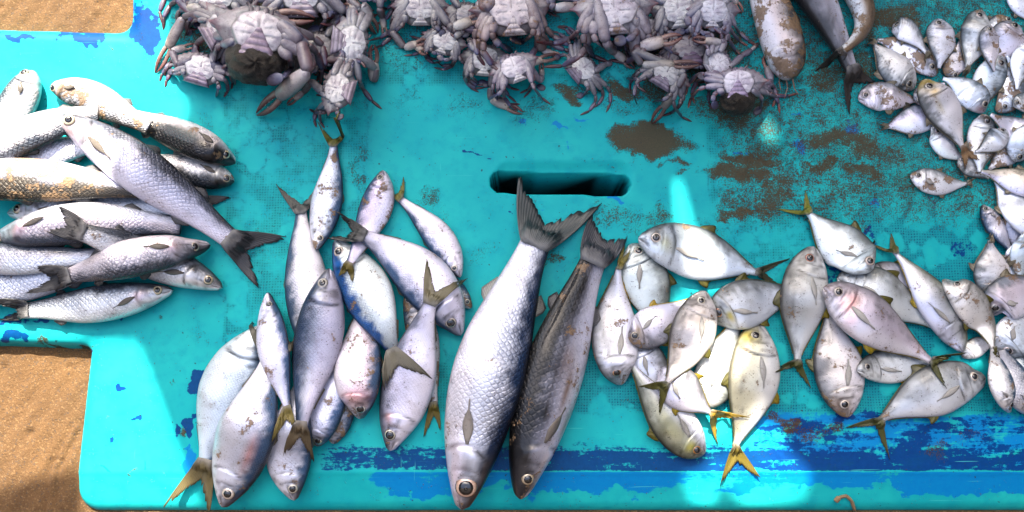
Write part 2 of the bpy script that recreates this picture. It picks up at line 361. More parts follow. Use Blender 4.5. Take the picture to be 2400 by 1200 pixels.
def build_deck():
    xs = np.concatenate([np.arange(-700, -40, 30), np.arange(-40, 2440, 4.0), np.arange(2440, 3140, 30)])
    ys = np.concatenate([np.arange(-700, -40, 30), np.arange(-40, 1240, 4.0)])
    X, Y = np.meshgrid(xs, ys, indexing='ij')
    Z = deck_z(X, Y)
    p = P(X.ravel(), Y.ravel(), 0.0); p[:, 2] = Z.ravel()
    nx, ny = X.shape
    idx = np.arange(nx * ny).reshape(nx, ny)
    keep = deck_sdf((X[:-1, :-1] + X[1:, 1:]) / 2, (Y[:-1, :-1] + Y[1:, 1:]) / 2) < 45
    q = np.stack([idx[:-1, :-1], idx[:-1, 1:], idx[1:, 1:], idx[1:, :-1]], -1)[keep]
    # paint, wear, dirt, and some shade put into the colour
    dark = lerpmask(X, Y, [(350, 70, 32, 55, .95), (335, 40, 45, 40, .6), (180, 88, 75, 17, .72), (228, 102, 36, 17, .85), (150, 78, 30, 14, .7), (30, 84, 36, 12, .75),
        (352, 100, 12, 22, .8), (45, 745, 40, 10, .85), (105, 752, 22, 14, .9), (48, 792, 40, 13, .8), (8, 768, 9, 8, .8), (200, 842, 14, 24, .95), (165, 833, 20, 7, .9),
        (466, 906, 22, 32, 1), (412, 1003, 9, 22, .8), (447, 1003, 15, 24, .85), (440, 1055, 14, 9, .6), (285, 915, 4, 7, .8), (312, 992, 6, 9, 1), (259, 1030, 7, 15, .7),
        (280, 738, 9, 8, .6), (1225, 585, 0.1, 1, 0), (1228, 498, 22, 5, .8), (1415, 465, 22, 10, .5), (1105, 356, 14, 7, .7), (1135, 370, 10, 6, .7), (893, 350, 6, 10, .6),
        (1475, 385, 15, 4, .5), (1930, 545, 18, 40, .62), (1950, 640, 30, 60, .55), (2040, 500, 30, 25, .5), (2045, 560, 30, 40, .6), (2210, 470, 30, 40, .45), (2240, 590, 40, 50, .5)])
    band = sstep(1046, 1062, Y) * sstep(1108, 1102, Y)
    bl = sstep(690, 790, X)
    dark = np.maximum(dark, band * bl * (0.66 + .30 * vnoise(X, Y * 2, 60, 31) + .2 * vnoise(X, Y * 2, 20, 32)))
    dark = np.maximum(dark, bl * sstep(1000, 1062, Y) * sstep(1108, 1100, Y) * 0.56)
    right = sstep(1640, 1830, X)
    dark = np.maximum(dark, right * sstep(940, 985, Y + 18 * np.sin(X / 60)) * sstep(1108, 1100, Y) * (0.50 + 0.30 * vnoise(X, Y * 2.2, 70, 21) + 0.25 * vnoise(X, Y * 2, 25, 22)))
    dark = np.maximum(dark, sstep(1000, 1100, X) * sstep(965, 995, Y) * sstep(1080, 1040, Y) * 0.34)
    light = lerpmask(X, Y, [(335, 30, 55, 55, .62), (330, -20, 60, 60, .7), (120, 74, 130, 10, .42), (455, 1085, 30, 35, .85), (440, 1050, 18, 12, .8), (245, 1090, 9, 6, .8), (330, 1092, 4, 14, .8),
        (285, 915, 5, 7, .7), (290, 1040, 5, 5, .6), (1430, 465, 14, 9, .9), (1320, 300, 30, 8, .7), (1370, 272, 26, 6, .7), (1330, 330, 10, 22, .5), (1230, 272, 18, 5, .6),
        (1255, 500, 12, 6, .6), (1740, 355, 14, 5, .8), (1880, 345, 22, 18, .6), (1985, 300, 20, 20, .6), (2200, 470, 60, 60, .42), (1870, 265, 14, 12, .7), (2060, 470, 25, 15, .6)])
    low = sstep(1102, 1108, Y) * sstep(1178, 1138, Y + 40 * vnoise(X, Y, 70, 23) + 26 * vnoise(X, Y, 22, 24) + 16 * vnoise(X, Y, 9, 25)) * (1 + .5 * vnoise(X, Y * 2, 60, 26))
    light = np.maximum(light, low * (sstep(820, 900, X) * 0.72 * (1 - 0.35 * sstep(1540, 1640, X) * sstep(1760, 1700, X))))
    light = np.maximum(light, right * sstep(935, 985, Y) * sstep(1108, 1100, Y) * (0.62 + .3 * vnoise(X, Y * 2, 50, 27)))
    light = np.maximum(light, sstep(420, 300, X) * sstep(70, 10, Y) * sstep(240, 300, X) * 0.55)
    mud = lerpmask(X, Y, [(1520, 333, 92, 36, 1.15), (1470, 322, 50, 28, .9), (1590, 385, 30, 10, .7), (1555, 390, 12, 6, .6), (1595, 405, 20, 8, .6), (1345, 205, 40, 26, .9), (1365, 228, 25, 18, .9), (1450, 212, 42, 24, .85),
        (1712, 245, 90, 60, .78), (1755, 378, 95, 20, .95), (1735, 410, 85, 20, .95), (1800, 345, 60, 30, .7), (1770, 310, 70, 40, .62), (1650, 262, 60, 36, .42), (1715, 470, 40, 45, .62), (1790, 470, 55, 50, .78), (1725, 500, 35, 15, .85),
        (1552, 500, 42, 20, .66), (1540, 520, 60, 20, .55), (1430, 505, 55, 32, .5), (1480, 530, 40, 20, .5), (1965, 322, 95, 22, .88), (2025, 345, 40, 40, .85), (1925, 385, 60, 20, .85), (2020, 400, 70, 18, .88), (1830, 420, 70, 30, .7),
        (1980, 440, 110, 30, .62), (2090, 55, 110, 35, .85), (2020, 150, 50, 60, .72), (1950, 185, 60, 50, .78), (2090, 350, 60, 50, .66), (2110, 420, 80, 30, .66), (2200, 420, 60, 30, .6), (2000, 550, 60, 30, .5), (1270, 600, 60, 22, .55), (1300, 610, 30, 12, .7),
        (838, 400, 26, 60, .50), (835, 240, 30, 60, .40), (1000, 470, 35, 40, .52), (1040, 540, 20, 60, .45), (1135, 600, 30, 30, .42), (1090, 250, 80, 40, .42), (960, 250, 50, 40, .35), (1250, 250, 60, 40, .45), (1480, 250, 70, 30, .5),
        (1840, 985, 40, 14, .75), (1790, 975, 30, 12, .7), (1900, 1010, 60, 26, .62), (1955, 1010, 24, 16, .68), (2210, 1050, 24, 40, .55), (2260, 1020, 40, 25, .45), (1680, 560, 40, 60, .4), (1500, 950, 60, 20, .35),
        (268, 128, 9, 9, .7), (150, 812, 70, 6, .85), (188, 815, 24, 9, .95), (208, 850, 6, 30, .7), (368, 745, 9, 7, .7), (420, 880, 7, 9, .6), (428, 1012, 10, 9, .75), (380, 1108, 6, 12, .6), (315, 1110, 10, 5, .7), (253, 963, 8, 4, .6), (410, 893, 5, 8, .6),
        (640, 60, 230, 90, .95), (1180, 40, 130, 50, .62), (1600, 110, 170, 90, .85), (1540, 215, 60, 30, .75), (405, 345, 60, 50, .30), (470, 290, 50, 30, .34), (470, 790, 60, 60, .28), (600, 590, 60, 90, .34), (2240, 60, 200, 40, .5)])  # ellipses along the crab heap paint its shaded gaps in mud colour
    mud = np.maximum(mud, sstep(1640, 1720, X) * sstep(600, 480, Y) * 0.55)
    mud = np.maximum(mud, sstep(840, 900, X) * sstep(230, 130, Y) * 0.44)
    we = np.maximum.reduce([sstep(522, 530, X + 4 * np.sin(Y / 30)) * sstep(862, 856, X) * sstep(120, 140, Y) * sstep(850, 840, Y),
        sstep(430, 470, X) * sstep(205, 190, Y), sstep(850, 860, X) * sstep(172, 164, Y), sstep(1655, 1668, X + 6 * np.sin(Y / 40)) * sstep(975, 955, Y), sstep(700, 760, X) * sstep(815, 830, Y + 10 * np.sin(X / 60)) * sstep(966, 955, Y + 8 * np.sin(X / 25))])
    rim = np.zeros_like(X)
    rg = np.random.RandomState(3)
    n = 0
    while n < 330:
        cx, cy = rg.uniform(440, 2400), rg.uniform(0, 960); r = rg.choice([9, 13, 18, 26, 34])
        i = np.searchsorted(xs, cx); j = np.searchsorted(ys, cy)
        if i >= nx or j >= ny or we[i, j] < 0.5: continue
        n += 1
        sl = (slice(max(i - 14, 0), i + 14), slice(max(j - 14, 0), j + 14))
        ang = np.arctan2(Y[sl] - cy, X[sl] - cx); ph = rg.uniform(0, 6.3, 2)
        d = np.hypot(X[sl] - cx, Y[sl] - cy) - r * (1 + 0.13 * np.sin(3 * ang + ph[0]) + 0.09 * np.sin(5 * ang + ph[1]))
        we[sl] *= sstep(-2, 3, d); rim[sl] = np.maximum(rim[sl] * sstep(-4, 0, d), np.exp(-(d / 3.0) ** 2) * rg.uniform(.2, .9))
    for xx, y0, y1 in [(527, 640, 800), (858, 180, 470), (1768, 280, 580), (1664, 380, 470), (2070, 520, 640), (2230, 420, 600)]:
        rim = np.maximum(rim, np.exp(-((X - xx - 5 * np.sin(Y / 37.0)) / 2.6) ** 2) * sstep(y0, y0 + 10, Y) * sstep(y1, y1 - 10, Y) * 0.8)
    rim = np.maximum(rim, np.exp(-((Y - 170 - 3 * np.sin(X / 40)) / 3.0) ** 2) * sstep(860, 880, X) * sstep(1640, 1600, X) * 0.35)
    stre = np.maximum(sstep(930, 1000, Y) * sstep(650, 760, X), 0.0)
    bluew = np.maximum.reduce([sstep(1900, 2100, X) * sstep(430, 560, Y), sstep(1100, 1500, X) * sstep(780, 840, Y), sstep(880, 960, X) * sstep(170, 90, Y) * 0.6])
    M1 = np.stack([dark, light, mud, we], -1).reshape(-1, 4); slot_shade = sstep(-26, -60, Z / PXM) * (deck_sdf(X, Y) < -100)  # last mask paints the shade deep inside the hand slot
    M2 = np.stack([rim, stre, bluew, slot_shade], -1).reshape(-1, 4)
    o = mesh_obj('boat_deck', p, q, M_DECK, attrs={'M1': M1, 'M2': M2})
    o['label'] = 'turquoise painted fibreglass boat deck with a hand slot, lying under the whole catch'; o['category'] = 'boat deck'
build_deck()

def build_sand():
    xs = np.concatenate([[-300, -60, -12, -3, -1.4], np.arange(-0.95, -0.50, 0.004), np.arange(-0.5, 1.0, 0.03), [1.6, 4, 14, 60, 300]])
    ys = np.concatenate([[-300, -60, -12, -3, -1.2], np.arange(-0.56, 0.60, 0.004), [0.8, 1.5, 4, 14, 60, 300]])
    X, Y = np.meshgrid(xs, ys, indexing='ij')
    Z = np.full_like(X, -0.030)
    ux = X / PXM + 1200; uy = 600 - Y / PXM
    Z += 0.0016 * np.sin(ux / 33 + 0.4 * np.sin(uy / 50)) * np.sin(uy / 41) + 0.0008 * np.sin(ux / 9.0 + uy / 13.0)
    inside = (ux > 420) & (ux < 2500) & (uy > -100) & (uy < 1130)
    Z = np.where(inside, -0.40, Z)
    for cx, cy, r, d in [(70, 1015, 9, .008), (160, 860, 7, .006), (10, 860, 6, .006), (15, 907, 5, .005), (232, 8, 8, .005), (228, 40, 5, .004), (5, 15, 9, .006), (62, 968, 4, .003), (180, 0, 5, .004)]:
        c = P(cx, cy, -0.03); Z -= d * np.exp(-((X - c[0]) ** 2 + (Y - c[1]) ** 2) / (r * PXM) ** 2 * 1.6)
    a = P(130, 1090, -0.03); b = P(180, 1000, -0.03); c = P(115, 1200, -0.03)
    for s, e in ((a, b), (a, c)):
        dd = sd_seg(X, Y, s[0], s[1], e[0], e[1]); Z += 0.0035 * np.exp(-(dd / 0.004) ** 2) - 0.003 * np.exp(-((dd - 0.006) / 0.004) ** 2)
    v = np.stack([X.ravel(), Y.ravel(), Z.ravel()], -1)
    o = mesh_obj('sand', v, grid_faces(len(xs), len(ys)), M_SAND); o['kind'] = 'structure'
    o['label'] = 'coarse golden beach sand beside the boat deck'
build_sand()

# awning: added unseen cloth shading the deck, with holes cut for the sun patches
def build_gobo():
    H = 1.9
    def up(pts, dz=0.0):
        out = []
        for x, y in pts:
            p = P(x, y, dz); t = (H - dz) / SUNV[2]; q = p + SUNV * (t); out.append(Vector((q[0], q[1], H)))
        return out
    outer = up([(390, 60), (402, 160), (440, 255), (412, 335), (380, 405), (350, 470), (322, 525), (250, 585), (60, 608), (-25, 604), (-30, 440), (-500, 430), (-500, 735), (60, 752), (150, 770), (215, 800), (318, 804), (345, 860), (395, 1000),
                (440, 1120), (480, 1230), (170, 1230), (162, 1062), (60, 1085), (-60, 1130), (-500, 1260), (-500, 1700), (3000, 1700), (3000, -640), (385, -640)])
    holes = [up([(1578, 425), (1598, 425), (1622, 520), (1690, 640), (1690, 690), (1610, 690), (1588, 560)]),
             up([(1785, 292), (1800, 275), (1826, 318), (1812, 336), (1790, 325)]),
             up([(1570, 960), (1590, 925), (1655, 820), (1740, 815), (1742, 900), (1700, 975), (1765, 985), (1700, 1040), (1662, 1060), (1600, 1010)]),
             up([(1664, 1070), (1705, 1060), (1720, 1000), (1775, 985), (1830, 1005), (1842, 1050), (1905, 1112), (1890, 1150), (1800, 1188), (1752, 1192), (1728, 1150), (1690, 1128), (1672, 1190), (1630, 1180), (1596, 1118), (1650, 1098)]),
             up([(1572, 722), (1600, 690), (1640, 735), (1600, 745)]),
             up([(2268, 830), (2300, 825), (2305, 850), (2272, 856)])]
    polys = [outer] + holes
    tris = tessellate_polygon(polys)
    v = [p for pl in polys for p in pl]
    o = mesh_obj('gobo', [tuple(p) for p in v], tris, M_CLOTH, smooth=False)
    sm = o.modifiers.new('thickness', 'SOLIDIFY'); sm.thickness = 0.004
    o['label'] = 'unseen added cloth awning standing above and behind the boat deck, shading it'; o['category'] = 'gobo'
build_gobo()
def build_skyblocker():  # added dark panels, never in view, blocking low skylight for contrast
    v, f = [], []
    def panel(x0, y0, x1, y1, h):
        n = 40; d = Vector((x1 - x0, y1 - y0, 0)); nn = Vector((-d.y, d.x, 0)).normalized()
        k0 = len(v)
        for i in range(n + 1):
            t = i / n; off = .03 * math.sin(t * 40) + .02 * math.sin(t * 17)
            for z in (-.03, h * .5, h + .02 * math.sin(t * 23)):
                v.append((x0 + d.x * t + nn.x * off, y0 + d.y * t + nn.y * off, z))
        f.extend([(k0 + i * 3 + j, k0 + i * 3 + j + 1, k0 + i * 3 + j + 4, k0 + i * 3 + j + 3) for i in range(n) for j in range(2)])
    panel(1.55, -1.6, 1.55, 2.3, 2.4); panel(1.55, 2.3, -0.6, 2.3, 1.6); panel(-2.0, -1.6, 1.55, -1.6, 2.4); panel(-2.0, 1.2, -2.0, -1.6, 1.7)
    o = mesh_obj('skyblocker', v, f, M_SKYBLOCKER)
    sm = o.modifiers.new('thickness', 'SOLIDIFY'); sm.thickness = .004
    o['label'] = 'dark brown canvas windbreak panels added out of view round the boat deck to cut low skylight'; o['category'] = 'skyblocker'
build_skyblocker()

# ------------------------------------------------------------------ height field that later things rest on
HX0, HX1, HY0, HY1, HS = -1.1, 1.1, -0.75, 0.95, 0.0025
HNX, HNY = int((HX1 - HX0) / HS), int((HY1 - HY0) / HS)
HM = np.zeros((HNX, HNY))
def hidx(x, y):
    return (np.clip(((np.asarray(x) - HX0) / HS).astype(int), 0, HNX - 1), np.clip(((np.asarray(y) - HY0) / HS).astype(int), 0, HNY - 1))
def hm(x, y):
    i, j = hidx(x, y); return HM[i, j]
def hm_add(x, y, z):
    i, j = hidx(x, y); np.maximum.at(HM, (i.ravel(), j.ravel()), np.asarray(z).ravel())
def gsm(a, sig):
    r = int(max(1, sig * 3)); k = np.exp(-0.5 * (np.arange(-r, r + 1) / sig) ** 2); k /= k.sum()
    return np.convolve(np.pad(a, r, 'edge'), k, 'valid')
def dil(a, r):
    p = np.pad(a, r, 'edge'); return np.max(np.stack([p[i:i + len(a)] for i in range(2 * r + 1)]), 0)

# ------------------------------------------------------------------ fish
SPEC = dict(
 mullet=dict(s=[0, .03, .08, .16, .26, .38, .50, .62, .74, .86, .95, 1], top=[.03, .13, .22, .32, .41, .47, .48, .44, .36, .26, .21, .21], bot=[.03, .13, .21, .32, .43, .50, .52, .48, .37, .26, .21, .21],
    thick=.33, p=1.0, eye=(.085, .10, .125), gill=.215, mouth=.05, scale=.0052, samt=.9, back=(.085, .095, .12), silver=(.66, .66, .72), belly=(.80, .77, .80), bt=(.18, .72), fin=(.055, .055, .06), iris=(.62, .55, .42), metal=.38),
 sardine=dict(s=[0, .03, .08, .16, .26, .38, .50, .62, .74, .86, .95, 1], top=[.03, .11, .19, .30, .39, .44, .44, .38, .29, .18, .125, .115], bot=[.03, .12, .22, .36, .48, .55, .55, .47, .34, .20, .125, .115],
    thick=.225, p=1.1, eye=(.105, .12, .112), gill=.235, mouth=.065, scale=.0036, samt=.45, back=(.05, .105, .19), silver=(.68, .69, .75), belly=(.82, .80, .83), bt=(.30, .80), fin=(.17, .155, .10), iris=(.70, .68, .62), metal=.42),
 trevally=dict(s=[0, .03, .08, .16, .26, .38, .50, .62, .74, .86, .94, 1], top=[.02, .14, .25, .37, .45, .49, .48, .41, .29, .15, .07, .055], bot=[.03, .13, .23, .35, .44, .50, .50, .43, .30, .15, .07, .055],
    thick=.175, p=1.15, eye=(.125, .16, .100), gill=.27, mouth=.075, scale=.003, samt=.10, back=(.19, .19, .185), silver=(.66, .66, .69), belly=(.80, .78, .79), bt=(.10, .92), fin=(.15, .135, .025), iris=(.72, .66, .58), metal=.38),
 ponyfish=dict(s=[0, .03, .08, .16, .26, .38, .50, .62, .74, .86, .94, 1], top=[.04, .17, .28, .40, .47, .50, .47, .39, .27, .14, .075, .065], bot=[.04, .14, .24, .36, .46, .50, .50, .43, .30, .15, .075, .065],
    thick=.135, p=1.2, eye=(.12, .14, .118), gill=.26, mouth=.06, scale=.0026, samt=.12, back=(.19, .22, .25), silver=(.78, .80, .86), belly=(.86, .85, .90), bt=(.30, .9), fin=(.28, .24, .16), iris=(.60, .58, .55), metal=.42),
 catfish=dict(s=[0, .03, .08, .16, .26, .38, .50, .62, .74, .86, .95, 1], top=[.08, .22, .34, .44, .49, .50, .46, .38, .29, .20, .15, .14], bot=[.08, .22, .34, .44, .49, .50, .46, .38, .29, .20, .15, .14],
    thick=.38, p=1.0, eye=(.10, .35, .05), gill=.24, mouth=.04, scale=.004, samt=.15, back=(.09, .085, .08), silver=(.55, .53, .56), belly=(.72, .70, .72), bt=(.1, .8), fin=(.06, .05, .045), iris=(.3, .25, .2), metal=.12))
NAMES = dict(mullet='mullet', sardine='sardine', trevally='trevally', ponyfish='ponyfish', catfish='catfish')
DIRS = dict(U=(0, -1), D=(0, 1), L=(-1, 0), R=(1, 0))
LATE = []
FISH_COUNT = [0]

def dome(c, n, r, h, segs=22, rings=5, back=0.5):
    n = n / np.linalg.norm(n); a = np.array([1.0, 0, 0]) if abs(n[0]) < .8 else np.array([0, 1.0, 0])
    u = np.cross(n, a); u /= np.linalg.norm(u); w = np.cross(n, u)
    vs_, rr = [c + n * h], [0.0]
    ks = list(np.linspace(0, 1, rings + 1)[1:]) + [1.0]
    for i, k in enumerate(ks):
        z = h * math.sqrt(max(0, 1 - k * k)) if i < len(ks) - 1 else -h * back
        for j in range(segs):
            t = 2 * math.pi * j / segs
            vs_.append(c + (u * math.cos(t) + w * math.sin(t)) * r * k + n * z); rr.append(k)
    f = [(0, 1 + j, 1 + (j + 1) % segs) for j in range(segs)]
    f += grid_faces(len(ks), segs, True, 1)
    f = [tuple(reversed(q)) for q in f] if False else f
    f.append(tuple(1 + (len(ks) - 1) * segs + j for j in range(segs)))
    return np.array(vs_), f, np.array(rr)

def fish(kind, label, sn, mid, tb, depth, dors, tips=None, group=None, roll=0.0, mud=0.15, eye=True, patches=(), dark=0.0, bt=None, eyes=1.0, lines=.20, pectc=None, finc=None, tailc=None, late=False,
         fins=True, spots=0, stripes=0, notch=.36, pect=True, back=None, silver=None, iris=None, open_=False, samt=None, scale=None, gillc=None, belly_fin=None, bend=1.0, lift=0.0):
    S = SPEC[kind]; FISH_COUNT[0] += 1; rs = np.random.RandomState(FISH_COUNT[0] * 13 + 5)
    A, B = np.array(sn, float), np.array(tb, float)
    Mp = (A + B) / 2 if mid is None else np.array(mid, float)
    Cc = 2 * Mp - (A + B) / 2
    NS = 96 if depth > 150 else (74 if depth > 80 else 58); NT_ = 44 if depth > 150 else 36
    u = np.linspace(0, 1, NS); s = 0.45 * u ** 1.7 + 0.55 * u
    s = np.clip(s, 0.0, 1.0)
    pc = ((1 - s) ** 2)[:, None] * A + (2 * s * (1 - s))[:, None] * Cc + (s ** 2)[:, None] * B
    q = np.sqrt(s); qs = np.sqrt(np.array(S['s']))
    prof = lambda key: gsm(np.interp(np.linspace(0, 1, 400), qs, S[key]), 9)
    top = np.interp(q, np.linspace(0, 1, 400), prof('top')); bot = np.interp(q, np.linspace(0, 1, 400), prof('bot'))
    k0 = sstep(0, .012, s) * .55 + .45
    top = top * k0; bot = bot * k0
    rr = math.radians(roll)
    wfac = math.hypot(math.cos(rr), math.sin(rr) * S['thick'] * 2)
    sc = mpp(Mp[0], Mp[1], 0.03)
    D = depth * sc / wfac
    at, ab = top * D, bot * D
    tp = np.interp(s, [0, .05, .18, .35, .55, .8, 1], [.2, .55, .95, 1, .88, .5, .25])
    b = S['thick'] * D * tp
    halfw = np.maximum(np.hypot((at + ab) / 2 * math.cos(rr), b * math.sin(rr)), .001)
    hb = np.hypot((at + ab) / 2 * math.sin(rr), b * math.cos(rr))
    # drape over what lies below
    zc = np.full(NS, 0.02)
    for it in range(2):
        W = P(pc[:, 0], pc[:, 1], zc)
        T = np.gradient(W[:, :2], axis=0); T /= np.linalg.norm(T, axis=1)[:, None] + 1e-12
        side = np.stack([-T[:, 1], T[:, 0]], -1)
        dv = np.array(DIRS[dors]) * np.array([1, -1])
        if (side @ dv).mean() < 0: side = -side
        qq = np.linspace(-.8, .8, 9)
        px = W[:, None, 0] + side[:, None, 0] * halfw[:, None] * qq; py = W[:, None, 1] + side[:, None, 1] * halfw[:, None] * qq
        sup = (hm(px, py) - hb[:, None] * (1 - np.sqrt(1 - qq ** 2)) * 0.9).max(1)
        sup = np.maximum(sup, 0)
        sup = gsm(dil(sup, max(1, NS // 22)), NS / 12)
        zc = sup * 0.93 + 0.72 * hb.max() + 0.26 * hb + 0.0006 + lift
    W = P(pc[:, 0], pc[:, 1], zc)
    root_p = np.array([W[NS // 2, 0], W[NS // 2, 1], max(0.0, (zc - hb)[NS // 2])])
    th = np.linspace(0, 2 * math.pi, NT_, endpoint=False)
    ct, sn_ = np.cos(th), np.sin(th)
    yy = np.where(ct[None] > 0, at[:, None], ab[:, None]) * ct[None]
    zz = b[:, None] * (np.sign(sn_) * np.abs(sn_) ** S['p'])[None]
    sS = np.repeat(s[:, None], NT_, 1); tT = np.repeat(ct[None], NS, 0); up = np.repeat((sn_ > 0)[None], NS, 0)
    # gill cover and mouth relief
    g = S['gill'] - .050 * tT ** 2 - .018 * tT
    dg = sS - g
    rel = (np.exp(-np.clip(-dg, 0, 1) / .05) * (dg < 0) * .085 - np.exp(-(dg / .007) ** 2) * .04) * sstep(1.0, .6, np.abs(tT))
    pre = sS - (S['gill'] * .66 - .03 * tT ** 2)
    rel -= np.exp(-(pre / .006) ** 2) * .03 * sstep(.9, .3, np.abs(tT))
    mline = tT - (-.28 - 2.2 * sS)
    mo = np.exp(-(mline / .12) ** 2) * sstep(S['mouth'] * 1.25, S['mouth'] * .9, sS)
    rel -= mo * (.16 if open_ else .06)
    rel += .006 * np.sin(sS * 40 + rs.uniform(0, 6)) * np.sin(tT * 5 + rs.uniform(0, 6))
    zz = zz + np.sign(zz + 1e-9) * rel * D * S['thick'] * 2 * np.abs(sn_)[None]
    Y2 = yy * math.cos(rr) - zz * math.sin(rr); Z2 = yy * math.sin(rr) + zz * math.cos(rr)
    V = np.empty((NS, NT_, 3))
    V[..., 0] = W[:, None, 0] + side[:, None, 0] * Y2; V[..., 1] = W[:, None, 1] + side[:, None, 1] * Y2; V[..., 2] = zc[:, None] + Z2
    # colours
    bk = np.array(back or S['back']); sv = np.array(silver or S['silver']); be = np.array(S['belly'])
    bt_ = bt or S['bt']
    wb = sstep(bt_[0], bt_[1], tT + .08 * np.sin(sS * 23 + rs.uniform(0, 6)) + .30 * vnoise(sS * 100, tT * 14, 2.2, FISH_COUNT[0]) + .35 * vnoise(sS * 100, tT * 14, 7, FISH_COUNT[0] + 9))
    wv = sstep(.1, -.6, tT)
    C = sv * (1 - wv[..., None]) + be * wv[..., None]
    C = C * (1 - wb[..., None]) + bk * wb[..., None]
    hd = sstep(.14, .02, sS)
    if kind in ('mullet', 'sardine'):
        C = C * (1 - (hd * sstep(-.5, .5, tT) * .75)[..., None]) + np.array([.07, .06, .065]) * (hd * sstep(-.5, .5, tT) * .75)[..., None]
        if kind == 'mullet' and samt != 0:
            for k in range(5):
                tl = .62 - k * .22
                w = np.exp(-((tT - tl) / .05) ** 2) * sstep(.25, .35, sS) * sstep(1.0, .9, sS) * lines
                C *= (1 - w)[..., None]
    else:
        C = C * (1 - (hd * .35)[..., None]) + np.array([.22, .20, .20]) * (hd * .35)[..., None]
        ll = .30 + .25 * np.sin(np.clip((sS - .25) / .75, 0, 1) * 3.1) - sstep(.5, .8, sS) * .25
        w = np.exp(-((tT - ll) / .03) ** 2) * sstep(.26, .3, sS) * .35
        C *= (1 - w)[..., None]
    C *= (1 - np.exp(-((dg - .004) / .0085) ** 2) * sstep(1., .7, np.abs(tT)) * (.62 + .30 * np.sin(tT * 6 + rs.uniform(0, 6))))[..., None]
    C *= (1 - np.exp(-(pre / .006) ** 2) * sstep(.9, .3, np.abs(tT)) * .48)[..., None]
    hb_ = vnoise(sS * 100, tT * 14, 3.0, 40 + FISH_COUNT[0]) * sstep(S['gill'] + .02, S['gill'] - .04, sS)
    C *= (1 - np.clip(hb_ * 1.3, 0, .55))[..., None]
    mk = np.clip(mo * (1.0 if open_ else .8), 0, 1)[..., None]
    C = C * (1 - mk) + np.array([.03, .02, .02]) * mk
    if kind == 'sardine':   # dark spot behind the gill
        w = np.exp(-(((sS - S['gill'] - .035) / .013) ** 2 + ((tT - .45) / .13) ** 2)) * .9; C = C * (1 - w[..., None]) + np.array([.02, .02, .025]) * w[..., None]
    if gillc is not None:
        w = np.exp(-(((sS - .2) / .055) ** 2 + ((tT + .1) / .4) ** 2)) * .7; C = C * (1 - w[..., None]) + np.array(gillc) * w[..., None]
    if spots:
        w = np.zeros_like(sS)
        for r_ in range(3):
            for ss in np.arange(.22, .92, .052):
                w = np.maximum(w, np.exp(-(((sS - ss - .02 * (r_ % 2)) / .013) ** 2 + ((tT - (.86 - .24 * r_ + rs.uniform(-.04, .04))) / .07) ** 2)) * rs.uniform(.4, 1))
        C = C * (1 - (w * spots)[..., None]) + np.array([.03, .035, .045]) * (w * spots)[..., None]
    if stripes:
        w = sstep(.3, .8, np.sin(sS * 62 + .8 * np.sin(tT * 9) + .7 * np.sin(sS * 13))) * sstep(-.3, .35, tT) * sstep(.2, .28, sS) * stripes * .6 * (.6 + .4 * np.sin(tT * 14 + sS * 30))
        C = C * (1 - w[..., None]) + np.array([.12, .12, .13]) * w[..., None]
    for (ps, pt, prs, prt, pcol, amt) in patches:
        w = np.exp(-(((sS - ps) / prs) ** 2 + ((tT - pt) / prt) ** 2)) * amt
        C = C * (1 - w[..., None]) + np.array(pcol) * w[..., None]
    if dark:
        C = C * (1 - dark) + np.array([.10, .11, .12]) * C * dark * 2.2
    C *= (1 - .72 * sstep(.84, .98, tT) - .30 * sstep(-.88, -.99, tT))[..., None]  # dark back edge; belly edge darkened as well to paint rim shade
    C *= np.array([rs.uniform(.86, 1.02), rs.uniform(.90, 1.0), rs.uniform(.86, 1.06)]) * rs.uniform(.88, 1.06)
    C *= (1 - np.clip(.9 * vnoise(sS * 100, tT * 12, 9, 90 + FISH_COUNT[0]), 0, .35) * sstep(-.3, .4, tT))[..., None]
    C *= (1 + .05 * np.sin(sS * 17 + rs.uniform(0, 6)) * np.cos(tT * 4 + rs.uniform(0, 6)))[..., None]
    ex = S['eye']; es, et, er = ex; er = eyes * er * (1.0 if depth > 60 else 1.15)
    if eye:
        asp = D / (np.linalg.norm(np.diff(W[:, :2], axis=0), axis=1).sum() + 1e-9)
        de = np.hypot((sS - es) / (er * asp), (tT - et) * .36 / er)
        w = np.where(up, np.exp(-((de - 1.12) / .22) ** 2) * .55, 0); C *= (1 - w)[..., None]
    C = np.clip(C * np.array([.92, .935, .95]), 0.004, .9)
    samt_ = S['samt'] if samt is None else samt
    Fx = np.zeros((NS, NT_, 4))
    Fx[..., 0] = samt_ * sstep(S['gill'] - .01, S['gill'] + .05, sS) * (.40 + .60 * sstep(-.2, .7, tT))
    Fx[..., 1] = mud + .05 + .14 * np.sin(sS * 11 + rs.uniform(0, 6)) * np.sin(tT * 3 + rs.uniform(0, 6)) + .10 * hd
    Fx[..., 2] = S['metal'] * (1 - .5 * wb); Fx[..., 3] = 1
    # closed mesh
    verts = [W[0] - np.append(np.gradient(W[:, :2], axis=0)[0], 0) * .35]
    verts = np.vstack([[verts[0]], V.reshape(-1, 3), [W[-1]]])
    fcs = [(0, 1 + (j + 1) % NT_, 1 + j) for j in range(NT_)] + grid_faces(NS, NT_, True, 1)
    last = 1 + (NS - 1) * NT_
    fcs += [(last + j, last + (j + 1) % NT_, len(verts) - 1) for j in range(NT_)]
    # make faces look outwards
    v0, v1, v2 = verts[list(fcs[NT_ * (NS // 2) + NT_ // 4][:3])]
    if np.cross(v1 - v0, v2 - v0)[2] < 0: fcs = [tuple(reversed(f)) for f in fcs]
    pad = lambda a: np.vstack([a[0, :1].reshape(1, -1), a.reshape(NS * NT_, -1), a[-1, :1].reshape(1, -1)])
    colr = pad(np.concatenate([C, np.ones((NS, NT_, 1))], -1)); fxr = pad(Fx)
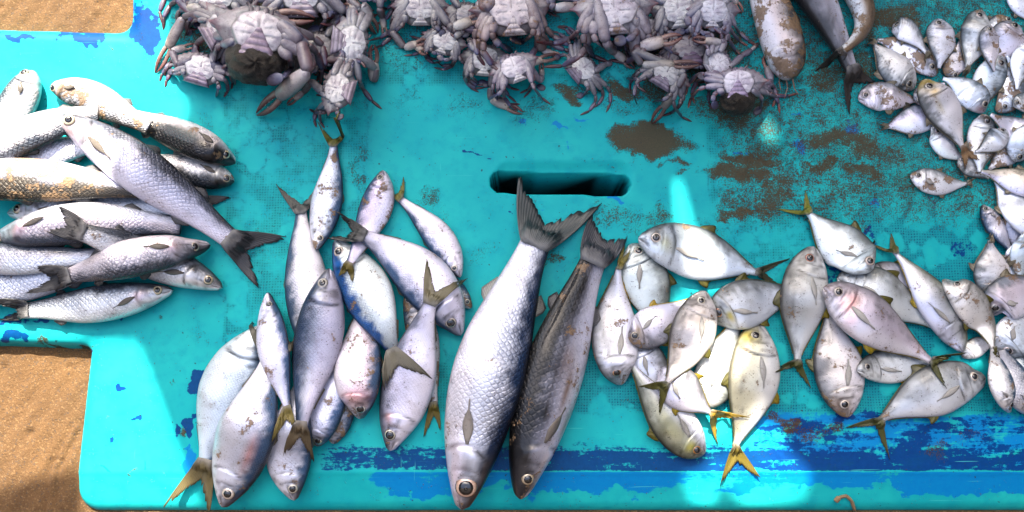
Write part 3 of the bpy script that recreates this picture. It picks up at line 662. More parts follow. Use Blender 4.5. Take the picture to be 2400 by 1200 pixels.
    arc = np.concatenate([[0], np.cumsum(np.linalg.norm(np.diff(W[:, :2], axis=0), axis=1))])
    scl = scale or S['scale']
    UV = np.stack([np.repeat((arc / scl)[:, None], NT_, 1), np.repeat((np.where(th > math.pi, 2 * math.pi - th, th) * D * .38 / scl)[None], NS, 0)], -1)
    UV[..., 0] += .5 * (np.floor(UV[..., 1]) % 2) * 0
    root = thing(NAMES[kind], label, 'fish', root_p, group)
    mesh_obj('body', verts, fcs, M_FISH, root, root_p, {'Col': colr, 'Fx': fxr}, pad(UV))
    # height field
    qf = np.linspace(-.97, .97, 40); fi = np.linspace(0, NS - 1, 200)
    it = lambda a: np.interp(fi, np.arange(NS), a)
    wx, wy, sx, sy, hw, hbi, zci = it(W[:, 0]), it(W[:, 1]), it(side[:, 0]), it(side[:, 1]), it(halfw), it(hb), it(zc)
    cold = lambda: hm_add(wx[:, None] + sx[:, None] * hw[:, None] * qf, wy[:, None] + sy[:, None] * hw[:, None] * qf, zci[:, None] + hbi[:, None] * np.sqrt(1 - qf ** 2))
    # surface point for eye, pectoral fin
    def surf(ss, tt, lift_=0.0):
        i = int(np.argmin(np.abs(s - ss))); ang = math.acos(max(-1, min(1, tt)))
        j = int(round(ang / (2 * math.pi) * NT_)) % NT_
        p = V[i, j]; i2, i0 = min(i + 1, NS - 1), max(i - 1, 0); j2, j0 = (j + 1) % NT_, (j - 1) % NT_
        n = np.cross(V[i2, j] - V[i0, j], V[i, j2] - V[i, j0]); n /= np.linalg.norm(n) + 1e-12
        if n[2] < 0 and abs(roll) < 60: n = -n
        return p + n * lift_, n
    if eye:
        p, n = surf(es, et)
        nn = n + np.array([0, 0, .6]); nn /= np.linalg.norm(nn)
        r = er * D
        ev, ef, er_ = dome(p - nn * r * .15, nn, r, r * .42)
        ic = np.array(iris or S['iris']) * rs.uniform(.7, 1.05) * np.array([1, rs.uniform(.88, 1), rs.uniform(.8, 1)])
        ec = np.ones((len(ev), 4)); ec[:, :3] = ic * (1 - .75 * sstep(.78, 1, er_))[:, None]; ec[:, :3] *= .85
        eo = mesh_obj('eye', ev, ef, M_IRIS, root, root_p, {'Col': ec})
        pv, pf, _ = dome(p + nn * r * .20, nn, r * rs.uniform(.58, .72), r * .20)
        mesh_obj('pupil', pv, pf, M_PUP, eo, root_p)
    # tail
    fc = np.array(finc or S['fin']); tc = np.array(tailc if tailc is not None else fc)
    def make_tail():
        NU, NV = 40, 9
        T_end = T[-1]; c_end = W[-1].copy(); a_end = (at[-1] + ab[-1]) / 2
        zt = max(.001, zc[-1] - hb[-1] * .3)
        t1 = P(tips[0][0], tips[0][1], .004)[:2]; t2 = P(tips[1][0], tips[1][1], .004)[:2]
        if (t1 - t2) @ side[-1] < 0: t1, t2 = t2, t1
        for k in range(2):
            t1 = P(*(tips[0] if (P(*tips[0])[:2] - P(*tips[1])[:2]) @ side[-1] >= 0 else tips[1]), hm(*t1) + .003)[:2]
            t2 = P(*(tips[1] if (P(*tips[0])[:2] - P(*tips[1])[:2]) @ side[-1] >= 0 else tips[0]), hm(*t2) + .003)[:2]
        nt = c_end[:2] + ((t1 + t2) / 2 - c_end[:2]) * notch
        tv = np.zeros((NU, NV, 3)); uvv = np.zeros((NU, NV, 2)); cc = np.ones((NU, NV, 4))
        for i in range(NU):
            uu = i / (NU - 1); bs = c_end[:2] - T_end * a_end * 1.1 + side[-1] * a_end * .92 * (1 - 2 * uu)
            k = abs(1 - 2 * uu); tip = t1 if uu < .5 else t2
            ed = nt + (tip - nt) * k ** 1.32
            rag = (1 - rs.uniform(0, .10) - .12 * (rs.rand() < .12) * (1 if 0 < i < NU - 1 and k > .12 else 0))
            mids = (bs + ed) / 2 + side[-1] * (1 if uu < .5 else -1) * a_end * .55 * k ** 2
            for j in range(NV):
                v = j / (NV - 1) * rag
                p2 = (1 - v) ** 2 * bs + 2 * v * (1 - v) * mids + v * v * ed
                h = max(float(hm(*p2)), float(hm(p2[0] + .004, p2[1])) - .001, float(hm(p2[0] - .004, p2[1])) - .001, float(hm(p2[0], p2[1] + .004)) - .001, float(hm(p2[0], p2[1] - .004)) - .001)
                z = max(h + .0026, zt * (1 - v) ** 1.5 + (h + .003) * (1 - (1 - v) ** 1.5)) + .0009 * math.sin(uu * 9 + v * 4)
                tv[i, j] = (p2[0], p2[1], z); uvv[i, j] = (uu, v)
                w = sstep(.30, 0., v) * .55; edge = sstep(.7, 1., v) * .55 + .25 * sstep(.9, 1, k)
                cl = tc * (1 - w) + np.array([.45, .45, .46]) * w * .8
                cc[i, j, :3] = np.clip(cl * (1 - edge), .004, 1)
        f = grid_faces(NU, NV)
        o = mesh_obj('tail_fin', tv.reshape(-1, 3), f, M_FIN, root, root_p, {'Col': cc.reshape(-1, 4)}, uvv.reshape(-1, 2))
        sm = o.modifiers.new('thickness', 'SOLIDIFY'); sm.thickness = .0007
        hm_add(tv[..., 0], tv[..., 1], tv[..., 2])
    def ray_fin(name, s0, s1, sign, hfun, lean, color):
        ii = np.where((s >= s0) & (s <= s1))[0]
        if len(ii) < 4: return
        n_ = len(ii); NV = 5; tv = np.zeros((n_, NV, 3)); uvv = np.zeros((n_, NV, 2)); cc = np.ones((n_, NV, 4))
        for a_, i in enumerate(ii):
            f_ = (s[i] - s0) / (s1 - s0); e = (at if sign > 0 else ab)[i]
            yb = sign * e * .93
            base = np.array([W[i, 0] + side[i, 0] * yb * math.cos(rr), W[i, 1] + side[i, 1] * yb * math.cos(rr)])
            hh = hfun(f_) * D; d = side[i] * sign * math.cos(math.radians(lean)) + T[i] * math.sin(math.radians(lean))
            zb = zc[i] + yb * math.sin(rr)
            for j in range(NV):
                v = j / (NV - 1); p2 = base + d * hh * v
                z = max(float(hm(*p2)) + .001, zb - v * .3 * hb[i])
                tv[a_, j] = (p2[0], p2[1], z); uvv[a_, j] = (f_ * .5, v); cc[a_, j, :3] = color * (1 - .35 * v)
        o = mesh_obj(name, tv.reshape(-1, 3), grid_faces(n_, NV), M_FIN, root, root_p, {'Col': cc.reshape(-1, 4)}, uvv.reshape(-1, 2))
        sm = o.modifiers.new('thickness', 'SOLIDIFY'); sm.thickness = .0006
    if fins:
        if kind == 'mullet':
            ray_fin('dorsal_fin', .42, .50, 1, lambda f: .26 * math.sin(min(1, f * 1.6 + .12) * 1.57) * (1 - f) ** .7, 42, fc)
            ray_fin('dorsal_fin', .70, .79, 1, lambda f: .24 * (1 - f * .75) * min(1, f * 5 + .1), 48, fc)
            ray_fin('anal_fin', .70, .80, -1, lambda f: .22 * (1 - f * .8) * min(1, f * 5 + .1), 48, fc * 1.6 + .05)
        elif kind == 'sardine':
            ray_fin('dorsal_fin', .44, .55, 1, lambda f: .14 * (1 - f * .8) * min(1, f * 5 + .1), 60, fc)
            ray_fin('anal_fin', .74, .88, -1, lambda f: .06 * (1 - f * .5), 55, fc)
        elif kind == 'catfish':
            ray_fin('dorsal_fin', .34, .46, 1, lambda f: .25 * (1 - f * .8) * min(1, f * 5 + .1), 50, fc)
        else:
            af = np.array(belly_fin) if belly_fin is not None else fc
            ray_fin('dorsal_fin', .42, .93, 1, lambda f: (.20 * math.exp(-((f - .1) / .1) ** 2) + .05) * (1 - .5 * f), 52, fc * .8)
            ray_fin('anal_fin', .50, .93, -1, lambda f: (.17 * math.exp(-((f - .1) / .1) ** 2) + .05) * (1 - .5 * f), 52, af)
    if pect and fins:
        ln = {'mullet': .15, 'sardine': .10, 'trevally': .24, 'ponyfish': .13, 'catfish': .14}[kind]
        NU, NV = 10, 5; tv = np.zeros((NU, NV, 3)); uvv = np.zeros((NU, NV, 2)); cc = np.ones((NU, NV, 4))
        s0 = S['gill'] + .012; t0 = -.12; droop = rs.uniform(.15, .4)
        for i in range(NU):
            f_ = i / (NU - 1); wd = min(1, .45 + f_ * 1.6) * (.26 if kind != 'trevally' else .18) * (math.sin(min(1, f_ * 1.15 + .12) * math.pi) ** .8) + .03
            for j in range(NV):
                g_ = j / (NV - 1) - .5
                ss = s0 + f_ * ln; tt = t0 - droop * f_ + g_ * wd * 1.2
                fi_ = ss; k_ = np.interp(fi_, s, np.arange(NS)); i0 = int(k_); fr = k_ - i0
                ang = math.acos(max(-.98, min(.98, tt))) / (2 * math.pi) * NT_; j0 = int(ang); fj = ang - j0
                p = (V[i0, j0] * (1 - fr) * (1 - fj) + V[i0 + 1, j0] * fr * (1 - fj) + V[i0, j0 + 1] * (1 - fr) * fj + V[i0 + 1, j0 + 1] * fr * fj)
                tv[i, j] = p + np.array([0, 0, .0008 + .0022 * math.sin(f_ * 2.2) + .0005 * math.cos(g_ * 6)]); uvv[i, j] = (j / (NV - 1) * .4, f_)
                cc[i, j, :3] = np.array(pectc if pectc is not None else dict(mullet=(.20, .17, .14), sardine=(.55, .53, .52), trevally=(.60, .58, .54), ponyfish=(.56, .53, .50), catfish=(.12, .09, .08))[kind]) * (1 - .25 * f_)
        o = mesh_obj('pectoral_fin', tv.reshape(-1, 3), grid_faces(NU, NV), M_FIN, root, root_p, {'Col': cc.reshape(-1, 4)}, uvv.reshape(-1, 2))
        sm = o.modifiers.new('thickness', 'SOLIDIFY'); sm.thickness = .0005
    cold()
    if tips is not None:
        if late: LATE.append(make_tail)
        else: make_tail()
    return root
def flush_tails():
    for f in LATE: f()
    LATE.clear()

# ------------------------------------------------------------------ crabs (lying belly up)
class MBuf:
    def __init__(s): s.v, s.f, s.c, s.x, s.n = [], [], [], [], 0
    def add(s, v, f, c, mud):
        v = np.asarray(v, float).reshape(-1, 3); s.v.append(v); s.f += [tuple(i + s.n for i in q) for q in f]
        c = np.asarray(c, float); c = np.tile(c, (len(v), 1)) if c.ndim == 1 else c.reshape(-1, 3)
        s.c.append(np.hstack([np.clip(c, .004, .9), np.ones((len(v), 1))])); x = np.zeros((len(v), 4)); x[:, 1] = mud; x[:, 3] = 1; s.x.append(x); s.n += len(v)
    def build(s, name, parent, origin, mat=None):
        return mesh_obj(name, np.vstack(s.v), s.f, mat or M_CRAB, parent, origin, {'Col': np.vstack(s.c), 'Fx': np.vstack(s.x)})
def tube(buf, p0, p1, r0, rm, r1, c0, c1, mud, flat=.75, bow=None, cedge=None, segs=12, rings=10, wide=1.0):
    """one closed, tapering limb segment from p0 to p1"""
    p0, p1 = np.asarray(p0, float), np.asarray(p1, float)
    d = p1 - p0; L = np.linalg.norm(d) + 1e-9; d = d / L
    up = np.array([0, 0, 1.0]); sd = np.cross(up, d); sd /= np.linalg.norm(sd) + 1e-9; w = np.cross(d, sd)
    t = np.concatenate([[0, .02, .06], np.linspace(.14, .86, rings - 5), [.95, 1.0]])
    n = len(t)
    r = np.interp(t, [0, .5, 1], [r0, rm, r1]); r = np.where(t < .5, r0 + (rm - r0) * np.sin(np.clip(t * 2, 0, 1) * 1.57), r1 + (rm - r1) * np.sin(np.clip((1 - t) * 2, 0, 1) * 1.57))
    cap = np.sqrt(np.clip(1 - np.clip(1 - t / .08, 0, 1) ** 2, .02, 1)) * np.sqrt(np.clip(1 - np.clip(1 - (1 - t) / .08, 0, 1) ** 2, .02, 1)); r = r * cap
    ang = np.linspace(0, 2 * math.pi, segs, endpoint=False)
    cen = p0 + d * (t * L)[:, None]
    if bow is not None: cen = cen + np.asarray(bow) * (4 * t * (1 - t))[:, None]
    V = cen[:, None] + sd * (np.cos(ang) * wide)[None, :, None] * r[:, None, None] + w * (np.sin(ang) * flat)[None, :, None] * r[:, None, None]
    c0, c1 = np.asarray(c0, float), np.asarray(c1, float)
    C = c0 * (1 - t)[:, None, None] + c1 * t[:, None, None] + np.zeros((n, segs, 3))
    if cedge is not None:
        k = (np.clip(np.cos(ang), 0, 1) ** 2)[None, :, None] * .75; C = C * (1 - k) + np.asarray(cedge) * k
    f = grid_faces(n, segs, True); f = [tuple(reversed(q)) for q in f]
    f.append(tuple(range(segs))); f.append(tuple((n - 1) * segs + j for j in reversed(range(segs))))
    v0, v1, v2 = [V.reshape(-1, 3)[i] for i in f[segs * (n // 2) + segs // 4][:3]]
    if np.cross(v1 - v0, v2 - v0) @ (v0 - cen[n // 2]) < 0: f = [tuple(reversed(q)) for q in f]
    buf.add(V.reshape(-1, 3), f, C.reshape(-1, 3), mud)
    hm_pts.append((cen[:, 0], cen[:, 1], cen[:, 2] + r * flat, r))
hm_pts = []
def flush_pts():
    for x, y, z, r in hm_pts:
        for k in (-.7, 0, .7):
            for m in (-.7, 0, .7): hm_add(x + r * k, y + r * m, z - r * .25 * (abs(k) + abs(m)))
    hm_pts.clear()
CRABN = [0]
def crab(label, c, th, Wp, Lf=None, Rf=None, claws=(), egg=False, mud=.12, tone=1.0, flap='wide', orange=False, paddles=None, bend=35, scale_leg=1.0, group='blue swimmer crabs heaped along the top of the deck', warm=0.0):
    CRABN[0] += 1; rs = np.random.RandomState(CRABN[0] * 31 + 2)
    th = math.radians(th); f2 = np.array([math.cos(th), math.sin(th)]); r2 = np.array([-math.sin(th), math.cos(th)])
    c = np.array(c, float); sc = mpp(c[0], c[1], .02); W = Wp * sc
    samp = [c + r2 * a * Wp + f2 * b_ * Wp for a in np.linspace(-.35, .35, 7) for b_ in np.linspace(-.2, .2, 5)]
    sp = np.array(samp); sp3 = P(sp[:, 0], sp[:, 1], .0); z0 = float(np.percentile(hm(sp3[:, 0], sp3[:, 1]), 78)) * .92 + .001
    h = .25 * W; tiltx, tilty = rs.uniform(-.12, .12, 2)
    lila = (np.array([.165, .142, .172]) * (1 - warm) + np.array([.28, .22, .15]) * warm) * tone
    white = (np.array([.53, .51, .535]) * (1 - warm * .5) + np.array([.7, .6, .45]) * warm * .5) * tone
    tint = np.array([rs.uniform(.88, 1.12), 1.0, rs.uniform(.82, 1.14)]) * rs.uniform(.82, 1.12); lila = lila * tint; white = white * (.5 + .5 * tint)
    base3 = P(c[0], c[1], z0)
    def L3(a, b_, z):   # local (across, forward, up in W) -> world
        p = c + r2 * a * Wp + f2 * b_ * Wp
        q = P(p[0], p[1], z0 + z * W + .0)
        q[2] += (a * tiltx + b_ * tilty) * W
        return q
    root = thing('blue_swimmer_crab', label, 'crab', base3, group)
    # shell seen from below
    ctrl = [(0, .235), (.06, .25), (.10, .225), (.16, .235), (.20, .205), (.26, .205), (.29, .17), (.34, .165), (.36, .13), (.41, .115), (.42, .08), (.51, .03), (.44, .0), (.40, -.06), (.30, -.16), (.19, -.25), (.08, -.27), (0, -.272)]
    ol = [(a, b_) for a, b_ in ctrl] + [(-a, b_) for a, b_ in reversed(ctrl[1:-1])]
    n = len(ol); ks = [1.0, .97, .90, .78, .62, .44, .24]
    ol = [(a * .92, b_) for a, b_ in ol]
    v, cc = [], []
    for k in [.55, .85]:
        for a, b_ in ol: v.append(L3(a * k, b_ * k, .06 - .05 * (1 - k))); cc.append(np.array([.22, .20, .24]) * tone)
    for k in ks:
        zt = .14 + .11 * (1 - k ** 2.6)
        for i, (a, b_) in enumerate(ol):
            v.append(L3(a * k, b_ * k - .01 * (1 - k), zt + .006 * rs.randn() * (k < .95)))
            rim = sstep(.82, 1.0, k); cl = white * .52 * (1 - rim) + np.array([.16, .13, .15]) * tone * rim
            if abs(a) > .4: cl = cl * .55 + np.array([.35, .10, .12]) * .45 * rim + cl * .45 * (1 - rim)
            cc.append(cl)
    v.append(L3(0, -.01, .25)); cc.append(white)
    F = []
    nr = 2 + len(ks)
    for i in range(nr - 1):
        for j in range(n): F.append((i * n + j, i * n + (j + 1) % n, (i + 1) * n + (j + 1) % n, (i + 1) * n + j))
    F += [((nr - 1) * n + j, (nr - 1) * n + (j + 1) % n, nr * n) for j in range(n)]
    F.append(tuple(reversed(range(n))))
    b = MBuf(); b.add(v, F, np.array(cc), mud); b.build('carapace', root, base3)
    # sternum: pale plates with grooves
    NR, NA = 16, 48; v, cc = [], []
    for i in range(NR):
        k = (i + .5) / NR
        for j in range(NA):
            a_ = 2 * math.pi * j / NA; scal = 1 + .035 * math.cos(8 * a_)
            x, y = .265 * k * math.cos(a_) * scal, .215 * k * math.sin(a_) * scal + .015
            gro = math.exp(-((abs(x)) / .008) ** 2) * (1 if y > .02 else .0)
            for gy, sl in ((.10, .35), (.045, .18), (-.015, 0), (-.07, -.2)):
                gro = max(gro, math.exp(-((y - gy - sl * abs(x)) / .007) ** 2) * (1 if abs(x) > .05 + .15 * max(0, .06 - y) else 0))
            z = .245 + .055 * (1 - k ** 3) - .010 * gro + .004 * math.sin(9 * x / .2) * math.cos(8 * y / .2)
            if k > .93: z -= .05
            v.append(L3(x, y, z)); cc.append(white * 1.04 * (1 - .34 * gro) * (1 - .5 * (k > .9)))
    v.append(L3(0, .015, .30)); cc.append(white)
    F = grid_faces(NR, NA, True) + [(0 * NA + (j + 1) % NA, j, len(v) - 1) for j in range(NA)]
    b = MBuf(); b.add(v, F, np.array(cc), mud * .8); b.build('sternum', root, base3)
    # abdomen flap
    if egg:
        NR, NA = 14, 40; v = []
        for i in range(NR):
            ph = math.pi * .5 * (1 - i / (NR - 1)); R = math.cos(ph)
            for j in range(NA):
                a_ = 2 * math.pi * j / NA; bmp = 1 + .05 * math.sin(5 * a_ + i) + .05 * rs.randn() * (.4 if i else 0)
                v.append(L3(.27 * R * math.cos(a_) * bmp, -.27 + .215 * R * math.sin(a_) * bmp, .12 + .24 * math.sin(ph) * bmp))
        for j in range(NA): a_ = 2 * math.pi * j / NA; v.append(L3(.22 * math.cos(a_), -.27 + .17 * math.sin(a_), 0))
        F = grid_faces(NR + 1, NA, True)
        b = MBuf(); b.add(v, F, np.array([.03, .025, .02]), 0); b.build('egg_mass', root, base3, M_EGG)
        hx = np.array(v); hm_add(hx[:, 0], hx[:, 1], hx[:, 2])
    NY, NX = 22, 13; v, cc = [], []
    for i in range(NY):
        t = i / (NY - 1); y = -.265 + (.33 if flap == 'wide' else .27) * t
        if flap == 'wide': w = .205 * (1 - t) ** .9 + .012
        else: w = (.10 * max(0, 1 - t * 2.2) + .032 + .02 * (1 - t))
        seg = t * 5.2; gro = math.exp(-(((seg % 1) - .5) / .10) ** 2) * (t < .93)
        for j in range(NX):
            x = (j / (NX - 1) * 2 - 1); ex = 1 - x ** 8
            z = .26 + .038 * (1 - .3 * x * x) * sstep(0, .2, t) - .010 * gro + (0 if 0 < j < NX - 1 else -.045) - (.05 if i in (0, NY - 1) else 0)
            if egg: z += .02
            v.append(L3(x * w, y, z))
            cl = ((lila * 1.55 + np.array([.02, 0, .03])) if flap == 'wide' else white * .9) * (1 - .55 * gro); cl = cl * (1 - .65 * (abs(x) > .85)) * (1 - .25 * (abs(x) < .15))
            cc.append(cl)
    b = MBuf(); b.add(v, [tuple(reversed(q)) for q in grid_faces(NY, NX)], np.array(cc), mud); b.build('abdomen_flap', root, base3)
    # mouth plates and eyes
    b = MBuf()
    for sgn in (-1, 1):
        tube(b, L3(.035 * sgn, .17, .26), L3(.04 * sgn, .245, .22), .02 * W, .034 * W, .018 * W, lila, lila * .8, mud, .6)
        tube(b, L3(.085 * sgn, .165, .25), L3(.10 * sgn, .235, .20), .014 * W, .024 * W, .012 * W, lila * .8, lila * .6, mud, .6)
        tube(b, L3(.10 * sgn, .235, .16), L3(.145 * sgn, .265, .17), .01 * W, .013 * W, .014 * W, (.3, .25, .25), (.03, .02, .02), 0, 1.0)
    b.build('mouthparts', root, base3)
    # fill the height field with the body
    for a in np.linspace(-.45, .45, 40):
        for b_ in np.linspace(-.25, .24, 24):
            if (a / .5) ** 2 + (b_ / .27) ** 2 < 1: q = L3(a, b_, .25 * (1 - (a / .52) ** 4)); hm_add(q[0:1], q[1:2], q[2:3])
    flush_pts()
    thd = math.degrees(th)
    Lf = Lf or (thd - 95, 100); Rf = Rf or (thd + 95, 100)
    red, blue, dkp = np.array([.14, .010, .010]) * (.5 + .5 * tone), np.array([.085, .115, .26]) * tone, np.array([.040, .030, .042]) * tone
    if orange: red = np.array([.42, .10, .05])
    def path(nodes, rad, zb):
        out = []
        for i, p in enumerate(nodes):
            q = P(p[0], p[1], 0); g = float(hm(q[0], q[1]))
            z = max(g + rad[i] * .7, zb * (1 - i / 1.8) if i < 2 else 0)
            q = P(p[0], p[1], z); out.append(q)
        return out
    for sgn, (fa, fs) in ((-1, Lf), (1, Rf)):
        for i in range(1, 5):
            yb = [.13, .075, .02, -.04, -.10][i]
            bp = c + r2 * sgn * .215 * Wp + f2 * yb * Wp
            ang = fa + sgn * .72 * (-fs / 2 + fs * (i - .5) / 4) + rs.uniform(-6, 6)
            bd = rs.uniform(.7, 1.5) * (bend + 48) * rs.choice([1, 1, 1, 1, -.6]) * sgn
            sl = scale_leg * rs.uniform(.78, 1.0) * (1.0 if i < 4 else .85)
            lens = [.34, .12, .21, .19] if i < 4 else [.17, .10, .15, .19]
            nodes = [bp]; a_ = ang
            for L_, da in zip(lens, (0, .35, .5, .45)):
                a_ += da * bd; nodes.append(nodes[-1] + np.array([math.cos(math.radians(a_)), math.sin(math.radians(a_))]) * L_ * sl * Wp)
            rad = np.array([.030, .028, .026, .024, .010]) * W
            pts = path(nodes, rad, z0 + .22 * W)
            b = MBuf()
            kk = rs.uniform(.75, 1.2); cs = [lila * kk, lila * .6 * kk + dkp * .3, (blue * .5 + dkp * .6) * kk, dkp]
            tube(b, pts[0], pts[1], .030 * W, .056 * W, .032 * W, white * .55, cs[0] * 1.25, mud, .75, cedge=blue * .6 + .03)
            tube(b, pts[1], pts[2], .026 * W, .034 * W, .028 * W, cs[0] * .9, cs[1], mud, .8, cedge=red * .7 + .02)
            if i < 4:
                tube(b, pts[2], pts[3], .026 * W, .036 * W, .022 * W, cs[1], cs[2], mud, .6, cedge=red)
                tube(b, pts[3], pts[4], .023 * W, .021 * W, .004 * W, dkp, red * .55, mud * .5, .7)
                b.build('leg', root, base3)
            else:
                tube(b, pts[2], pts[3], .026 * W, .040 * W, .03 * W, cs[1], cs[2], mud, .5, cedge=dkp)
                tube(b, pts[3], pts[4], .03 * W, .062 * W, .03 * W, cs[2] * .8, dkp, mud, .22, cedge=dkp * .7, segs=14)
                b.build('paddle_leg', root, base3)
            flush_pts()
    for k, sgn in enumerate((-1, 1)):
        bp = c + r2 * sgn * .17 * Wp + f2 * .13 * Wp
        spec = claws[k] if k < len(claws) else None
        if spec is None:
            a0 = thd + sgn * rs.uniform(40, 75); nodes = [bp]
            for L_, da in ((.34, 0), (.12, -40), (.60, -70)):
                a0 += sgn * da * rs.uniform(.6, 1.1); nodes.append(nodes[-1] + np.array([math.cos(math.radians(a0)), math.sin(math.radians(a0))]) * L_ * Wp)
            el, w0, wr, tp = nodes[1], None, nodes[2], nodes[3]; nodes = [bp, el, wr, tp]
        elif len(spec) == 3: nodes = [bp] + [np.array(q, float) for q in spec]
        else: nodes = [np.array(q, float) for q in spec]
        rad = np.array([.04, .045, .05, .02]) * W
        pts = path(nodes, rad, z0 + .25 * W)
        Lp = np.linalg.norm(pts[3] - pts[2]); R = min(.076 * W, Lp * .145)
        d = (pts[3] - pts[2]) / (Lp + 1e-9); sdv = np.cross([0, 0, 1.0], d); sdv /= np.linalg.norm(sdv) + 1e-9
        if rs.rand() < .5: sdv = -sdv
        b = MBuf()
        tube(b, pts[0], pts[1], .042 * W, .068 * W, .052 * W, white * .6, lila, mud, .8, cedge=blue * .7 + .02)
        kn = pts[1] + (pts[2] - pts[1]) * 1.0
        tube(b, pts[1], kn, .048 * W, .062 * W, .054 * W, lila, lila * .9, mud, .85, cedge=red * .7 + .03)
        pal = pts[2] + d * Lp * .56; cream = np.array([.50, .36, .20]) * tone * .5 + white * .5
        tube(b, pts[2], pal, R * .75, R * 1.12, R * .86, white * .80, cream * .74, mud, .72, cedge=dkp * .8 + .1)
        fx_ = pal + sdv * R * .42
        tube(b, pal - d * R * .5 + sdv * R * .34, pts[3] + sdv * R * .10, R * .50, R * .40, R * .08, cream * .45 + red * .4, red * .5, mud * .4, .75, bow=sdv * R * .38, cedge=red * .6)
        for tth in range(5):
            q = pal + d * Lp * (.03 + .07 * tth) + sdv * R * .28
            tube(b, q + sdv * R * .15, q - sdv * R * .16, R * .13, R * .10, R * .02, cream, (.75, .7, .66), 0, .8, segs=6, rings=7)
        cl = b.build('claw', root, base3)
        b = MBuf()
        tube(b, pal - d * R * .5 - sdv * R * .40, pts[3] - sdv * R * .16 + np.array([0, 0, R * .1]), R * .46, R * .38, R * .07, cream * .4 + red * .4, red * .5, mud * .4, .75, bow=-sdv * R * .48, cedge=red * .7)
        for tth in range(4):
            q = pal + d * Lp * (.05 + .08 * tth) - sdv * R * .42
            tube(b, q - sdv * R * .12, q + sdv * R * .18, R * .12, R * .09, R * .02, cream, (.75, .7, .66), 0, .8, segs=6, rings=7)
        b.build('finger', cl, base3).location = (0, 0, 0)
        flush_pts()
    return root

# ------------------------------------------------------------------ what lies on the deck: crabs
G_ = 'blue swimmer crabs heaped along the top of the deck'
crab('dark shade-toned crab buried between the largest crab and the sideways whitish crab', (742, 112), -100, 160, (120, 60), (60, 60), tone=.38)  # buried filler crabs: low tone paints the shade inside the heap
crab('dark shade-toned crab buried between the white-clawed crab and the large muddy brown crab', (1098, 40), -80, 140, (110, 50), (70, 50), tone=.45)
crab('dark shade-toned purple crab buried below the two smooth white crabs', (1618, 112), -95, 160, (130, 60), (50, 60), tone=.4)
crab('crab cut by the top edge above the long claw with the dark red fingers', (505, -8), -95, 180, (165, 70), (30, 60), [[(440, 40), (470, 24), (420, 8)], [(585, 20), (560, 40), (480, 62)]])
crab('crab cut by the top edge directly above the largest egg-bearing crab', (705, -12), -90, 200, (140, 60), (40, 60), [None, [(810, 30), (838, 10), (790, -14)]])
crab('half buried crab, far left, its long dark-red-tipped claw pointing down onto sunlit turquoise paint', (515, 70), -30, 160, (200, 60), (110, 60), [[(468, 30), (430, 40), (364, 172)], None], tone=.8)
crab('crab at the top edge hanging a dark red leg right of the sideways crab', (872, -48), -90, 150, (110, 40), (60, 40), [[(820, 0), (845, 20), (800, 12)], [(890, 20), (896, 40), (903, 88)]], tone=.8)
crab('small crab at the lower left corner of the heap with a folded triangular flap', (470, 160), -75, 150, (170, 50), (20, 56), scale_leg=.72, claws=[[(418, 155), (402, 120), (462, 104)], [(500, 124), (505, 124), (552, 172)]], bend=20, tone=.95)
crab('whitish crab lying sideways with straight legs, right end of the left heap', (822, 100), 6, 168, (-88, 46), (92, 40), [[(868, 30), (850, 10), (884, 80)], [(880, 160), (876, 190), (874, 104)]], bend=10)
crab('crab at the bottom of the left heap above a yellowish sardine tail', (792, 207), -165, 150, (140, 40), (-70, 50), scale_leg=.7, claws=[[(730, 190), (712, 215), (672, 246)], [(800, 140), (770, 140), (735, 175)]], bend=18, tone=.95)
crab('largest crab, with a dark egg mass below and a toothed claw across its front', (606, 78), -82, 250, (185, 70), (28, 66), [[(548, 40), (556, 30), (738, 46)], [(706, 100), (722, 168), (600, 268)]], egg=True, bend=28)
crab('crab cut by the top edge between the two muddy crabs', (1335, -36), -90, 150, (120, 50), (50, 50), [[(1290, 10), (1300, 18), (1380, 14)], [(1350, 10), (1356, 16), (1374, 62)]], tone=.9)
crab('greyish crab with a dark paddle, just below the crab with the bent pale arm', (1042, 96), -72, 125, (120, 40), (92, 40), [[(985, 95), (975, 105), (1000, 128)], [(1080, 75), (1086, 80), (1068, 60)]], bend=20, tone=.85, flap='narrow')
crab('crab at the top edge, white claw at its right, bent pale arm at its left', (984, 18), -92, 155, (120, 46), (80, 40), [[(918, 72), (948, 112), (1002, 94)], [(1052, 60), (1062, 64), (1138, 36)]], bend=14, flap='narrow')
crab('small crab with a bent arm ending in a thin claw on plain turquoise paint', (1136, 140), -84, 140, (108, 44), (82, 46), [[(1100, 100), (1118, 95), (1140, 140)], [(1150, 205), (1150, 232), (1226, 266)]], bend=12, tone=.96, flap='narrow')
crab('tilted small crab with a pinkish claw and a dark red leg laid across its front', (1206, 158), -112, 138, (102, 34), (70, 40), [[(1185, 130), (1212, 152), (1314, 130)], [(1265, 190), (1270, 180), (1268, 148)]], bend=14, flap='narrow')
crab('large muddy brown crab at the top edge with two long limbs on its right side', (1200, 24), -96, 220, (112, 50), (76, 44), [[(1135, 20), (1130, -10), (1145, 40)], [(1262, 60), (1270, 118), (1318, 132)]], mud=.36, bend=16, warm=.4, flap='narrow')
crab('round pale crab lying alone with a pointed striped flap, beside brown mud', (1366, 160), -38, 128, (-100, 60), (58, 46), [[(1378, 110), (1374, 100), (1392, 136)], [(1420, 150), (1432, 148), (1402, 146)]], bend=12)
crab('small crab wedged behind the big muddy crab and the smooth white crab', (1514, 66), -90, 118, (120, 50), (50, 46), bend=12, tone=.9, warm=.3)
crab('smooth white crab at the top edge, left of the other smooth white crab', (1590, 24), -96, 158, (104, 36), (78, 36), [None, [(1640, 50), (1640, 60), (1612, 100)]], bend=10, flap='narrow')
